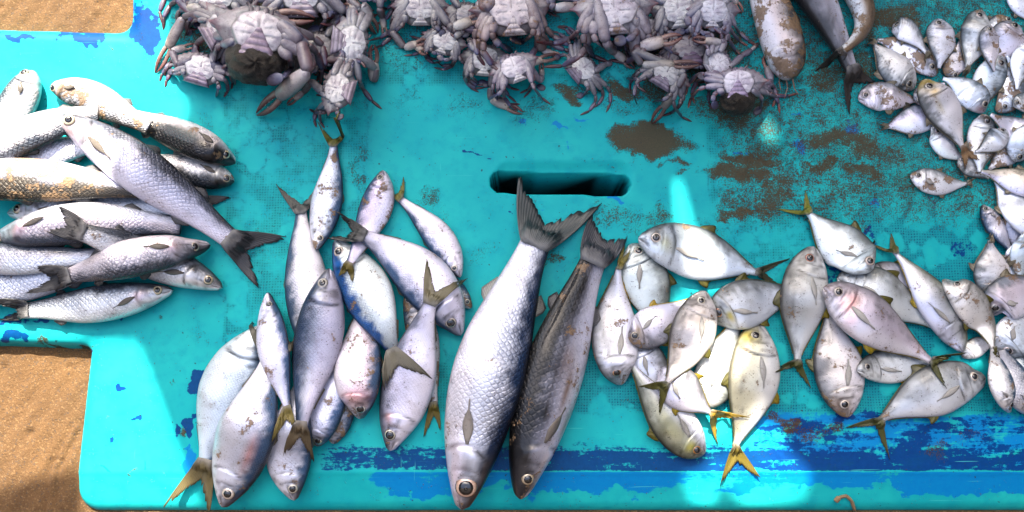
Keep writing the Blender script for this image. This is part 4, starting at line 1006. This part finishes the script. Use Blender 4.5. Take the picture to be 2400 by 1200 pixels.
crab('smooth white crab at the top edge with an orange claw tip beside it', (1672, 28), -88, 142, (108, 40), (80, 40), [[(1610, 40), (1616, 60), (1640, 96)], [(1716, -30), (1712, -16), (1740, 30)]], bend=12, orange=True, flap='narrow')
crab('white-bellied crab tangled among purple limbs, above the crab with a dark round egg mass', (1684, 148), -30, 122, (-70, 70), (130, 60), [[(1700, 96), (1690, 100), (1622, 92)], [(1740, 130), (1760, 118), (1778, 100)]], tone=.85, flap='narrow')
crab('large muddy crab with a thick pale arm and blue red-edged limbs hanging down', (1440, 22), -95, 228, (104, 40), (70, 40), [[(1420, 100), (1438, 120), (1488, 160)], [(1490, 130), (1500, 110), (1600, 84)]], mud=.28, bend=16, warm=.3, flap='narrow')
crab('crab with a dark round egg mass and pinkish orange arms, rightmost of the heap', (1730, 196), -90, 152, (182, 40), (25, 46), [[(1690, 180), (1668, 170), (1640, 186)], [(1796, 206), (1806, 190), (1794, 128)]], egg=True, bend=14, orange=True)
crab('dark purple crab with one claw lying level and one red-tipped claw pointing down', (1562, 172), -60, 140, (150, 60), (90, 60), [[(1484, 120), (1504, 152), (1642, 150)], [(1606, 172), (1588, 206), (1527, 290)]], tone=.62, bend=20)

# ------------------------------------------------------------------ fish
g = 'dark grey fish at the top right of the heap of crabs'
wf = fish('catfish', 'brown mottled whiskered fish lying head down beside the heap of crabs', (1852, 186), (1808, 20), (1700, -230), 96, 'R', mud=.46, group=g, roll=18, silver=(.60, .52, .50), eye=False, pect=False)
for k_, (x0, y0, x1, y1, x2, y2) in enumerate([(1840, 170, 1846, 205, 1838, 232), (1856, 176, 1862, 208, 1872, 222), (1834, 160, 1826, 190, 1830, 212)]):
    b_ = MBuf(); q_ = [P(x0, y0, .018), P(x1, y1, .008), P(x2, y2, .003)]
    for i_ in (0, 1): tube(b_, q_[i_], q_[i_ + 1], .0014 - .0005 * i_, .0012 - .0005 * i_, .0009 - .0005 * i_, (.30, .2, .14), (.2, .13, .09), 0, 1.0)
    b_.build('barbel', wf, tuple(wf.location)); hm_pts.clear()
fish('catfish', 'long grey fish with a dark forked tail pointing down, right of the brown mottled fish', (1760, -260), (1905, -20), (1998, 172), 104, 'L', [(1993, 272), (2056, 196)], mud=.26, group=g, roll=12, notch=.3, silver=(.40, .37, .37), pect=False)
fish('catfish', 'curled thin brown tail end of a fish lying over the long grey fish', (1900, -120), (2022, 20), (1966, 124), 62, 'R', [(1908, 168), (1962, 158)], mud=.46, group=g, back=(.14, .09, .06), silver=(.24, .16, .11), notch=.5, fins=False, eye=False)

# small silver ponyfish, top right
g = 'small silver ponyfish in the pile at the top right'
pf = lambda *a, **k: fish('ponyfish', *a, group=g, **{'pect': False, **k})
pf('muddy ponyfish mostly under the spotted white one at the left of the pile', (2192, 178), (2130, 120), (2056, 94), 76, 'U', mud=.42)
pf('white ponyfish with rows of dark spots, leftmost, its tail to the upper left', (2142, 208), (2094, 156), (2046, 100), 84, 'L', [(2036, 84), (2030, 104)], spots=.9, mud=.16)
pf('small muddy ponyfish showing between the two upright ponyfish', (2242, 182), (2236, 150), (2250, 96), 56, 'L', mud=.38)
pf('small ponyfish with its head to the left at the top left of the pile', (2091, 64), (2128, 74), (2172, 126), 62, 'U', [(2186, 140), (2170, 150)], spots=.5, mud=.18)
pf('upright ponyfish with a brown patch on its head, second in the top row', (2198, 44), (2205, 98), (2200, 160), 72, 'L', spots=.7, mud=.22, patches=[(.22, .0, .06, .4, (.12, .07, .04), .8)])
pf('muddy brown ponyfish at the top of the pile near the right edge', (2368, 44), (2335, 62), (2290, 72), 54, 'U', mud=.50)
pf('ponyfish with a large brown mud patch behind its eye, top right of the pile', (2384, 56), (2352, 100), (2304, 160), 84, 'L', mud=.3, patches=[(.30, -.1, .10, .5, (.12, .07, .04), .85)])
pf('tall upright ponyfish with dark back bars, third in the top row', (2300, 24), (2284, 92), (2266, 160), 76, 'L', [(2262, 186), (2250, 184)], stripes=.7, mud=.14)
pf('cream muddy ponyfish head down along the right side of the pile', (2334, 260), (2376, 205), (2360, 130), 62, 'R', mud=.42)
pf('lilac ponyfish head up with dark spots on its right edge, middle of the pile', (2350, 132), (2314, 196), (2306, 256), 74, 'R', spots=.8, mud=.14)
pf('ponyfish just showing at the right edge beside the cream muddy one', (2374, 248), (2410, 240), (2450, 250), 50, 'U', mud=.2)
pf('brown muddy ponyfish facing left beside the dark forked tail', (2011, 232), (2080, 226), (2152, 238), 74, 'U', [(2172, 232), (2172, 252)], mud=.36, stripes=.3)
pf('pinkish lilac ponyfish with its tail to the left, under the yellow-marked one', (2206, 268), (2136, 282), (2076, 298), 72, 'U', [(2060, 292), (2062, 306)], spots=.6, mud=.1, silver=(.74, .68, .80))
pf('pink ponyfish edge showing below the yellow-marked one', (2186, 296), (2216, 344), (2262, 374), 56, 'R', mud=.12, silver=(.72, .66, .76))
pf('grey ponyfish with a reddish patch at its mouth, right behind the yellow-marked one', (2308, 262), (2270, 214), (2210, 184), 78, 'U', mud=.22, spots=.3, patches=[(.10, -.5, .08, .5, (.30, .09, .07), .75)])
pf('muddy round ponyfish at the lower right of the pile', (2388, 342), (2356, 362), (2318, 398), 60, 'U', mud=.40)
pf('small whitish ponyfish under the brown ragged tail at the bottom of the pile', (2252, 368), (2276, 392), (2318, 418), 54, 'L', mud=.24)
pf('ponyfish, muddy head up, with a row of dark spots down its lower right edge', (2308, 268), (2302, 336), (2296, 404), 76, 'R', spots=.95, mud=.22, patches=[(.06, .2, .09, .8, (.16, .10, .06), .9)])
pf('pale ponyfish with its pointed tail to the left, running off the right edge', (2450, 332), (2390, 308), (2322, 268), 78, 'U', mud=.24)
pf('ponyfish cut by the top right corner of the picture', (2372, -30), (2398, 12), (2440, 60), 62, 'R', mud=.12, stripes=.5)
pf('small lilac ponyfish at the right edge just below the top right mud-patched one', (2420, 100), (2396, 150), (2384, 210), 60, 'R', mud=.14, spots=.4)
pf('narrow grey ponyfish wedged between the tall barred one and the mud-patched one', (2322, 60), (2318, 110), (2330, 168), 50, 'L', mud=.2, spots=.4)
pf('bluish ponyfish at the right edge under the pale pointed-tail one', (2380, 380), (2400, 330), (2440, 280), 66, 'R', mud=.15)
pf('small silver ponyfish tucked under the muddy-headed one with dark spots', (2352, 300), (2330, 330), (2286, 356), 54, 'U', mud=.18, spots=.5)
pf('small silver ponyfish between the white spotted one and the yellow-faced one', (2150, 244), (2176, 214), (2214, 196), 52, 'U', mud=.2)
pf('upright ponyfish with a yellow face and a ragged brown tail, topmost of the pile', (2168, 186), (2212, 262), (2256, 348), 92, 'L', [(2296, 376), (2254, 404)], mud=.12, tailc=(.30, .17, .07), notch=.6,
   patches=[(.05, -.1, .09, 1.2, (.50, .36, .02), .85), (.22, .05, .05, .35, (.55, .36, .02), .7), (.42, .22, .12, .14, (.42, .34, .05), .5)], back=(.16, .17, .17))
# right edge
g = 'small mixed fish along the right edge'
rf = lambda k, *a, **kw: fish(k, *a, group=g, **kw)
rf('ponyfish', 'oval muddy ponyfish lying alone left of the pale yellowish fish at the right edge', (2134, 410), (2198, 428), (2268, 430), 64, 'U', [(2284, 418), (2284, 440)], mud=.32)
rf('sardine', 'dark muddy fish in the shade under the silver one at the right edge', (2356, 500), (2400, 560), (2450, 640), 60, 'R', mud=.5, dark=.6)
rf('ponyfish', 'plain lilac silver fish below the pale yellowish one at the right edge', (2470, 570), (2390, 488), (2334, 424), 92, 'R', mud=.08)
rf('ponyfish', 'pale yellowish fish with its narrow tail to the left at the right edge', (2470, 452), (2385, 424), (2300, 402), 68, 'U', mud=.22, silver=(.70, .66, .52), back=(.40, .38, .27))
rf('sardine', 'slender silver fish with a dark snout pointing up at the right edge', (2303, 480), (2330, 532), (2372, 592), 50, 'L', mud=.12)
rf('ponyfish', 'small mottled fish between the round barred ponyfish and the right edge', (2380, 574), (2374, 626), (2384, 684), 54, 'R', mud=.26)
rf('ponyfish', 'brownish speckled fish in shade at the right edge above the pinkish grey head', (2420, 540), (2396, 600), (2392, 660), 60, 'R', mud=.3)
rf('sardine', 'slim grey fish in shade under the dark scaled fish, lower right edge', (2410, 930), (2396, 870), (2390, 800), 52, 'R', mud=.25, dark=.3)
rf('ponyfish', 'round barred ponyfish head down with fin rays spread to the left', (2328, 702), (2324, 630), (2320, 564), 90, 'L', [(2312, 546), (2326, 544)], stripes=.75, mud=.16)
rf('ponyfish', 'pale grey fish with a dark line behind its face, lowest big-eyed head at right', (2338, 836), (2400, 780), (2490, 760), 108, 'R', mud=.22, eye=True)
rf('ponyfish', 'pinkish grey big-eyed fish head facing left, right of the slender striped tail', (2322, 738), (2380, 690), (2470, 664), 106, 'U', mud=.22, silver=(.70, .64, .68))
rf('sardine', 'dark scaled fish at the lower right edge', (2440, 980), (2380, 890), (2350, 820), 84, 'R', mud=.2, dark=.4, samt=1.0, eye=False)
rf('sardine', 'slender muddy fish pointing down beside the dark scaled fish at the right edge', (2368, 966), (2348, 890), (2326, 812), 60, 'R', mud=.26)
flush_tails()

# trevally
g = 'trevally with yellowish tails in the right-hand rows'
tv = lambda *a, **k: fish('trevally', *a, group=g, **k)
Y1, Y2, OL = (.36, .27, .015), (.50, .33, .01), (.10, .10, .022)
tv('trevally with its mouth open upwards, behind the pale trevally with the yellow anal fin', (1478, 572), (1518, 668), (1548, 800), 116, 'R', mud=.06)
tv('pale trevally body mostly hidden under the grey brownish one, gill edge showing', (1500, 800), (1528, 870), (1590, 980), 92, 'R', mud=.1, eye=False)
tv('olive trevally with an orange eye, pointing down to the right at the bottom', (1652, 1062), (1572, 986), (1478, 850), 108, 'L', mud=.12, silver=(.44, .43, .32), back=(.12, .12, .08), finc=(.22, .19, .03), iris=(.62, .28, .06), patches=[(.20, .2, .05, .3, (.50, .42, .02), .8), (.45, .2, .2, .4, (.40, .36, .10), .5)])
tv('pale trevally head down beside the dark mullet, with a yellow anal fin', (1456, 902), (1440, 772), (1450, 626), 114, 'L', [(1470, 552), (1482, 580)], mud=.22, finc=(.24, .20, .03), belly_fin=Y2, iris=(.60, .36, .24), patches=[(.62, .3, .3, .3, (.55, .52, .40), .5)])
tv('dark-headed trevally facing left with its mouth open, under the grey brownish one', (1472, 782), (1540, 762), (1646, 690), 98, 'D', mud=.26, open_=True, silver=(.62, .58, .55), patches=[(.07, .1, .12, 1.5, (.13, .11, .10), .75)], belly_fin=Y2, gillc=(.5, .36, .16))
tv('bright sunlit trevally body between the grey brownish one and the cream one', (1652, 958), (1686, 862), (1736, 730), 104, 'R', mud=.06, eye=False, belly_fin=Y2, finc=(.40, .28, .02))
tv('cream trevally head up with a frayed brownish yellow tail at the bottom', (1772, 752), (1764, 900), (1722, 1048), 122, 'L', [(1688, 1142), (1788, 1128)], mud=.18, silver=(.60, .56, .44), back=(.42, .38, .28), tailc=(.22, .17, .03), belly_fin=(.30, .22, .01), patches=[(.13, .5, .05, .5, (.55, .42, .02), .8), (.24, .55, .03, .12, (.20, .12, .07), .8)], notch=.42)
tv('top trevally lying level with a sunlit stripe across its shoulder', (1496, 558), (1644, 596), (1776, 640), 130, 'U', [(1856, 604), (1830, 668)], mud=.20, tailc=(.06, .06, .03), gillc=(.58, .52, .28), notch=.3)
tv('trevally facing left with an open mouth and an orange-rimmed eye', (1666, 752), (1756, 708), (1890, 684), 118, 'U', mud=.08, open_=True, iris=(.62, .26, .10), patches=[(.22, -.3, .04, .3, (.62, .46, .02), .85), (.08, .0, .1, 1.2, (.55, .50, .30), .5)])
tv('white sunlit trevally rear with a bright yellow tail crossing the cream one', (1548, 862), (1602, 916), (1668, 968), 100, 'U', [(1758, 978), (1682, 1042)], mud=.05, eye=False, tailc=(.46, .30, .03), finc=(.34, .26, .02), belly_fin=(.40, .30, .02))
tv('grey brownish trevally head up, lying over the dark-headed one', (1652, 682), (1618, 790), (1560, 902), 106, 'L', [(1488, 908), (1544, 978)], mud=.20, silver=(.58, .56, .57), back=(.20, .19, .19), tailc=(.14, .13, .03), patches=[(.30, -.1, .1, .3, (.60, .50, .36), .5)])
tv('grey back of a trevally just showing behind the level white one', (2030, 650), (2100, 652), (2200, 690), 76, 'U', mud=.15, eye=False, silver=(.5, .5, .5))
tv('white trevally lying level, half under the one with the spotted olive back', (1962, 652), (2070, 690), (2200, 772), 116, 'U', mud=.08, eye=False)
tv('white trevally with a bright olive green tail standing up to the left', (2046, 630), (1972, 574), (1892, 496), 118, 'R', [(1886, 442), (1814, 487)], mud=.10, tailc=(.22, .24, .015), notch=.15, patches=[(.5, .3, .2, .3, (.80, .80, .82), .4)])
tv('cream trevally head down with a brown snout, left of the pink-cheeked one', (1986, 978), (1962, 850), (1938, 728), 122, 'L', mud=.24, silver=(.66, .62, .55), belly_fin=Y1, patches=[(.1, .4, .08, .6, (.22, .12, .08), .6)])
tv('trevally facing left between the brown-snouted one and the lowest one', (2008, 868), (2100, 856), (2200, 852), 84, 'U', mud=.14, belly_fin=Y2, finc=Y1)
tv('lowest trevally at the right with a dark olive tail on plain blue paint', (2308, 884), (2182, 918), (2060, 986), 122, 'U', [(1976, 1006), (2086, 1080)], mud=.10, silver=(.60, .60, .60), back=(.26, .26, .25), tailc=OL, notch=.22)
tv('small white fish sunlit under the dark tail near the right edge', (2256, 838), (2290, 812), (2340, 790), 48, 'U', mud=.05, eye=False, fins=False)
tv('trevally standing upright with an olive tail below, right of the sharp-mouthed pair', (1906, 578), (1882, 708), (1868, 850), 116, 'L', [(1812, 876), (1904, 918)], mud=.16, silver=(.60, .59, .59), back=(.24, .23, .22), tailc=OL, belly_fin=Y1, notch=.25, iris=(.55, .26, .16))
tv('trevally with a spotted olive back and its tail up, over the level white one', (2256, 824), (2190, 704), (2096, 590), 92, 'R', [(2034, 566), (2088, 542)], mud=.14, back=(.20, .21, .13), silver=(.62, .61, .54), tailc=(.13, .12, .02), belly_fin=Y1, eye=False, notch=.2)
tv('small white trevally head up beside the spotted olive back', (2214, 654), (2286, 726), (2328, 818), 86, 'R', [(2336, 840), (2318, 842)], mud=.24, pect=False)
tv('pink-cheeked lilac trevally lying over its neighbours with an olive tail to the right', (1930, 674), (2046, 752), (2184, 848), 122, 'U', [(2266, 826), (2220, 912)], mud=.16, silver=(.62, .56, .61), back=(.30, .28, .29), tailc=OL, belly_fin=Y1, notch=.2,
   patches=[(.25, -.05, .055, .42, (.80, .36, .32), .85), (.34, -.55, .05, .3, (.80, .45, .45), .5), (.30, .1, .03, .2, (.14, .10, .08), .7)])
flush_tails()

# mullet on the left
g = 'grey mullet in the pile on the left'
mu = lambda *a, **k: fish('mullet', *a, group=g, **k)
mu('pale mullet head at the far left pointing up, apart from the rest', (72, 166), (28, 262), (-90, 430), 92, 'L', mud=.08, dark=0)
mu('blue scaled mullet body at the left edge under the mullet with the raised dark tail', (-170, 700), (60, 656), (270, 606), 98, 'U', mud=.05, eye=False)
mu('pinkish mullet body at the left edge below the big-eyed head', (-160, 596), (40, 606), (230, 596), 76, 'U', mud=.08, eye=False, silver=(.66, .60, .64))
mu('mullet with a scaly back, its dark tail sticking out under the diagonal mullet', (20, 500), (220, 486), (450, 482), 98, 'U', [(546, 462), (530, 522)], mud=.08)
mu('light scaled mullet between the sunlit muddy one and the arched pink one', (-60, 430), (90, 366), (270, 330), 80, 'U', mud=.12, eye=False)
mu('mullet with a dark blunt head and pale ringed eye, right of the diagonal one', (548, 424), (440, 402), (250, 372), 78, 'D', mud=.14, roll=6, bt=(-.15, .4), back=(.022, .026, .036), gillc=(.62, .60, .56))
mu('black-backed mullet with its head at the right tip of the pile', (551, 380), (430, 322), (280, 262), 84, 'D', mud=.20, roll=24, bt=(-.45, .25), back=(.016, .016, .020), silver=(.36, .33, .32))
mu('sunlit mullet with a muddy scaled flank, facing left above the diagonal one', (121, 202), (222, 236), (350, 300), 84, 'D', mud=.32, roll=-10, back=(.10, .09, .085))
mu('arched pink-white mullet under the head of the diagonal one', (-110, 420), (70, 314), (230, 264), 88, 'D', mud=.07, silver=(.74, .66, .68), eye=False)
mu('thick sunlit mullet plastered with tan mud at the left edge', (-160, 420), (80, 424), (330, 444), 108, 'D', mud=.46, eye=False, roll=14, bt=(-.3, .35), back=(.05, .04, .025))
mu('lowest mullet of the pile, eye at the right and dark tail off the left edge', (404, 680), (232, 710), (52, 728), 90, 'U', [(-20, 704), (-10, 748)], mud=.10, gillc=(.74, .50, .52))
mu('big-eyed pink mullet facing left at the left edge', (-24, 566), (190, 524), (424, 532), 98, 'D', mud=.10, silver=(.72, .62, .63), gillc=(.66, .40, .40))
mu('mullet with a fanned dark tail on the pink one and its head sticking out below', (520, 674), (352, 602), (182, 540), 96, 'U', [(136, 482), (104, 540)], mud=.08, notch=.45)
mu('silvery mullet arched over the lower pile with its dark tail on the left', (492, 574), (312, 606), (150, 652), 92, 'D', [(84, 626), (80, 694)], mud=.08, gillc=(.74, .55, .57), notch=.5)
mu('long bright mullet lying diagonally across the pile with a dark forked tail', (140, 274), (338, 402), (556, 574), 112, 'R', [(682, 558), (612, 680)], mud=.16, late=True, notch=.22, gillc=(.78, .70, .62), patches=[(.08, -.5, .07, .5, (.62, .36, .28), .7)])
flush_tails()

# sardines in the middle
g = 'sardines in the middle pile'
sa = lambda *a, **k: fish('sardine', *a, group=g, **{'pect': False, **k})
YT = (.22, .17, .03)
sa('dark mottled sardine body in the gap left of the yellow-tailed pale one, its tail below', (952, 680), (990, 800), (1018, 950), 74, 'L', [(992, 1034), (1032, 1012)], mud=.40, dark=.4, tailc=YT)
sa('dark brown sardine edge beside the white speckled head at the bottom', (782, 1040), (800, 960), (840, 850), 78, 'R', mud=.40, dark=.5, eye=False)
sa('white speckled sardine head, pointing down next to the dark blue stripe', (744, 1046), (768, 950), (836, 800), 92, 'R', mud=.20, eye=True)
sa('sardine head pointing down at the bottom under two tail fins', (690, 1172), (684, 1030), (712, 880), 114, 'R', mud=.16)
sa('pink-gilled sardine head down in the centre of the pile', (844, 982), (846, 850), (862, 690), 112, 'R', mud=.24, silver=(.72, .65, .70), patches=[(.22, -.1, .06, .6, (.78, .34, .34), .7), (.15, -.5, .06, .4, (.75, .45, .45), .5)])
sa('little sardine head poking out at the right of the pile', (1104, 722), (1040, 660), (940, 590), 62, 'U', mud=.28)
sa('slender sardine with an olive tail at the top right of the pile', (1078, 650), (1020, 552), (934, 464), 72, 'D', [(946, 412), (922, 456)], mud=.08, tailc=(.18, .17, .02), notch=.5)
sa('pale blue-edged sardine with a dark forked tail at the top left of the pile', (734, 850), (712, 660), (706, 490), 106, 'L', [(645, 428), (757, 418)], mud=.07, tailc=(.07, .075, .07), notch=.2)
sa('mud-flecked sardine head down with a yellowish tail at the very top of the pile', (742, 586), (772, 462), (782, 336), 76, 'R', [(746, 288), (820, 294)], mud=.30, tailc=(.20, .19, .03), notch=.18)
sa('smooth white sardine lying tail down at the lower left, gill cover showing', (616, 764), (536, 926), (480, 1092), 140, 'R', [(376, 1198), (488, 1218)], mud=.08, eye=False, tailc=(.20, .16, .07), notch=.3)
sa('broad sardine pointing down with a pink streak on its back, lower left', (522, 1188), (586, 1010), (634, 826), 140, 'R', [(588, 748), (668, 770)], mud=.17, tailc=(.09, .09, .06), patches=[(.38, .35, .10, .16, (.80, .34, .28), .75)])
sa('thin muddy-backed sardine head up with one yellow tail lobe', (628, 686), (646, 822), (676, 960), 76, 'R', [(638, 1042), (694, 1010)], mud=.24, tailc=YT, notch=.4)
sa('sardine with a bright blue scaled back running from upper left to the golden tail', (786, 562), (860, 700), (926, 832), 120, 'L', [(1018, 890), (902, 916)], mud=.12, back=(.012, .10, .34), bt=(.2, .62), samt=.9, late=True, tailc=(.17, .155, .11), notch=.4)
sa('mud-flecked sardine head up with a blue back, at the top of the pile', (898, 400), (872, 500), (816, 624), 80, 'L', [(792, 652), (824, 664)], mud=.28, tailc=YT, silver=(.66, .60, .68))
sa('broad white sardine with a dark tail at left and large eye at lower right', (1080, 786), (978, 648), (844, 548), 126, 'L', [(784, 492), (764, 556)], mud=.10, tailc=(.08, .08, .075), notch=.3)
sa('plain lilac sardine with a golden tail raised over its neighbour, lower right of the pile', (914, 1056), (956, 876), (1012, 700), 124, 'L', [(1002, 602), (1100, 648)], mud=.08, tailc=(.21, .185, .11), notch=.22, back=(.20, .22, .27), silver=(.70, .70, .80), patches=[(.2, .35, .03, .2, (.7, .3, .2), .6)])
sa('dark-backed blue grey sardine head up, topmost in the middle of the pile', (772, 630), (736, 812), (706, 1002), 116, 'L', [(662, 1078), (744, 1086)], mud=.12, dark=.55, bt=(.0, .7), silver=(.46, .52, .58), back=(.03, .075, .14), samt=.8, tailc=(.16, .12, .07), notch=.3, eye=True)
flush_tails()

# the two big ones
g = 'two big fish side by side in the middle'
fish('mullet', 'big dark mullet with pale stripes and black back, darker of the two large fish', (1218, 1168), (1296, 868), (1400, 590), 146, 'L', [(1388, 498), (1470, 556)], group=g, roll=24, mud=.22, eyes=.8, bt=(-.25, .50), lines=.62, back=(.014, .014, .015), silver=(.42, .41, .45), tailc=(.05, .055, .07), notch=.55, scale=.0075,
     patches=[(.44, -.35, .10, .12, (.22, .12, .055), .85), (.32, -.75, .08, .15, (.22, .12, .055), .8), (.55, -.1, .06, .12, (.22, .12, .055), .7), (.05, .2, .09, 1.2, (.03, .028, .03), .9)])
fish('mullet', 'biggest fish, bright silver with large scales and a blue-edged back, head down in the middle', (1083, 1194), (1152, 862), (1266, 546), 170, 'R', [(1218, 402), (1416, 468)], group=g, roll=4, mud=.10, lines=.06, silver=(.68, .70, .76), back=(.012, .034, .085), bt=(.36, .86), pectc=(.40, .36, .32), eyes=1.2, samt=.95, scale=.0062, tailc=(.045, .06, .065), notch=.24, finc=(.20, .20, .18), iris=(.66, .50, .40),
     patches=[(.10, -.6, .12, .5, (.78, .62, .66), .6), (.01, .1, .02, 1.2, (.03, .025, .03), .85), (.15, .85, .07, .3, (.06, .055, .06), .85), (.05, .75, .06, .35, (.02, .02, .025), .9)])
flush_tails()

# curled dry twig on the front edge
def build_twig():
    pts = [(1958, 1176), (1966, 1166), (1984, 1162), (1996, 1174), (2002, 1192), (2006, 1210)]
    b = MBuf(); q = [P(x, y, float(deck_z(np.array([x * 1.]), np.array([y * 1.]))[0]) + .0025) for x, y in pts]
    for i in range(len(q) - 1):
        r = .0022 if i else .0034
        tube(b, q[i], q[i + 1] + (q[i + 1] - q[i]) * .15, r, r * 1.1, r * .9, (.15, .1, .06), (.15, .1, .06), 0, 1.0)
    o = b.build('twig', None, q[2], M_TWIG); o['label'] = 'curled dry brown twig on the front edge of the deck'; o['category'] = 'twig'
    hm_pts.clear()
build_twig()
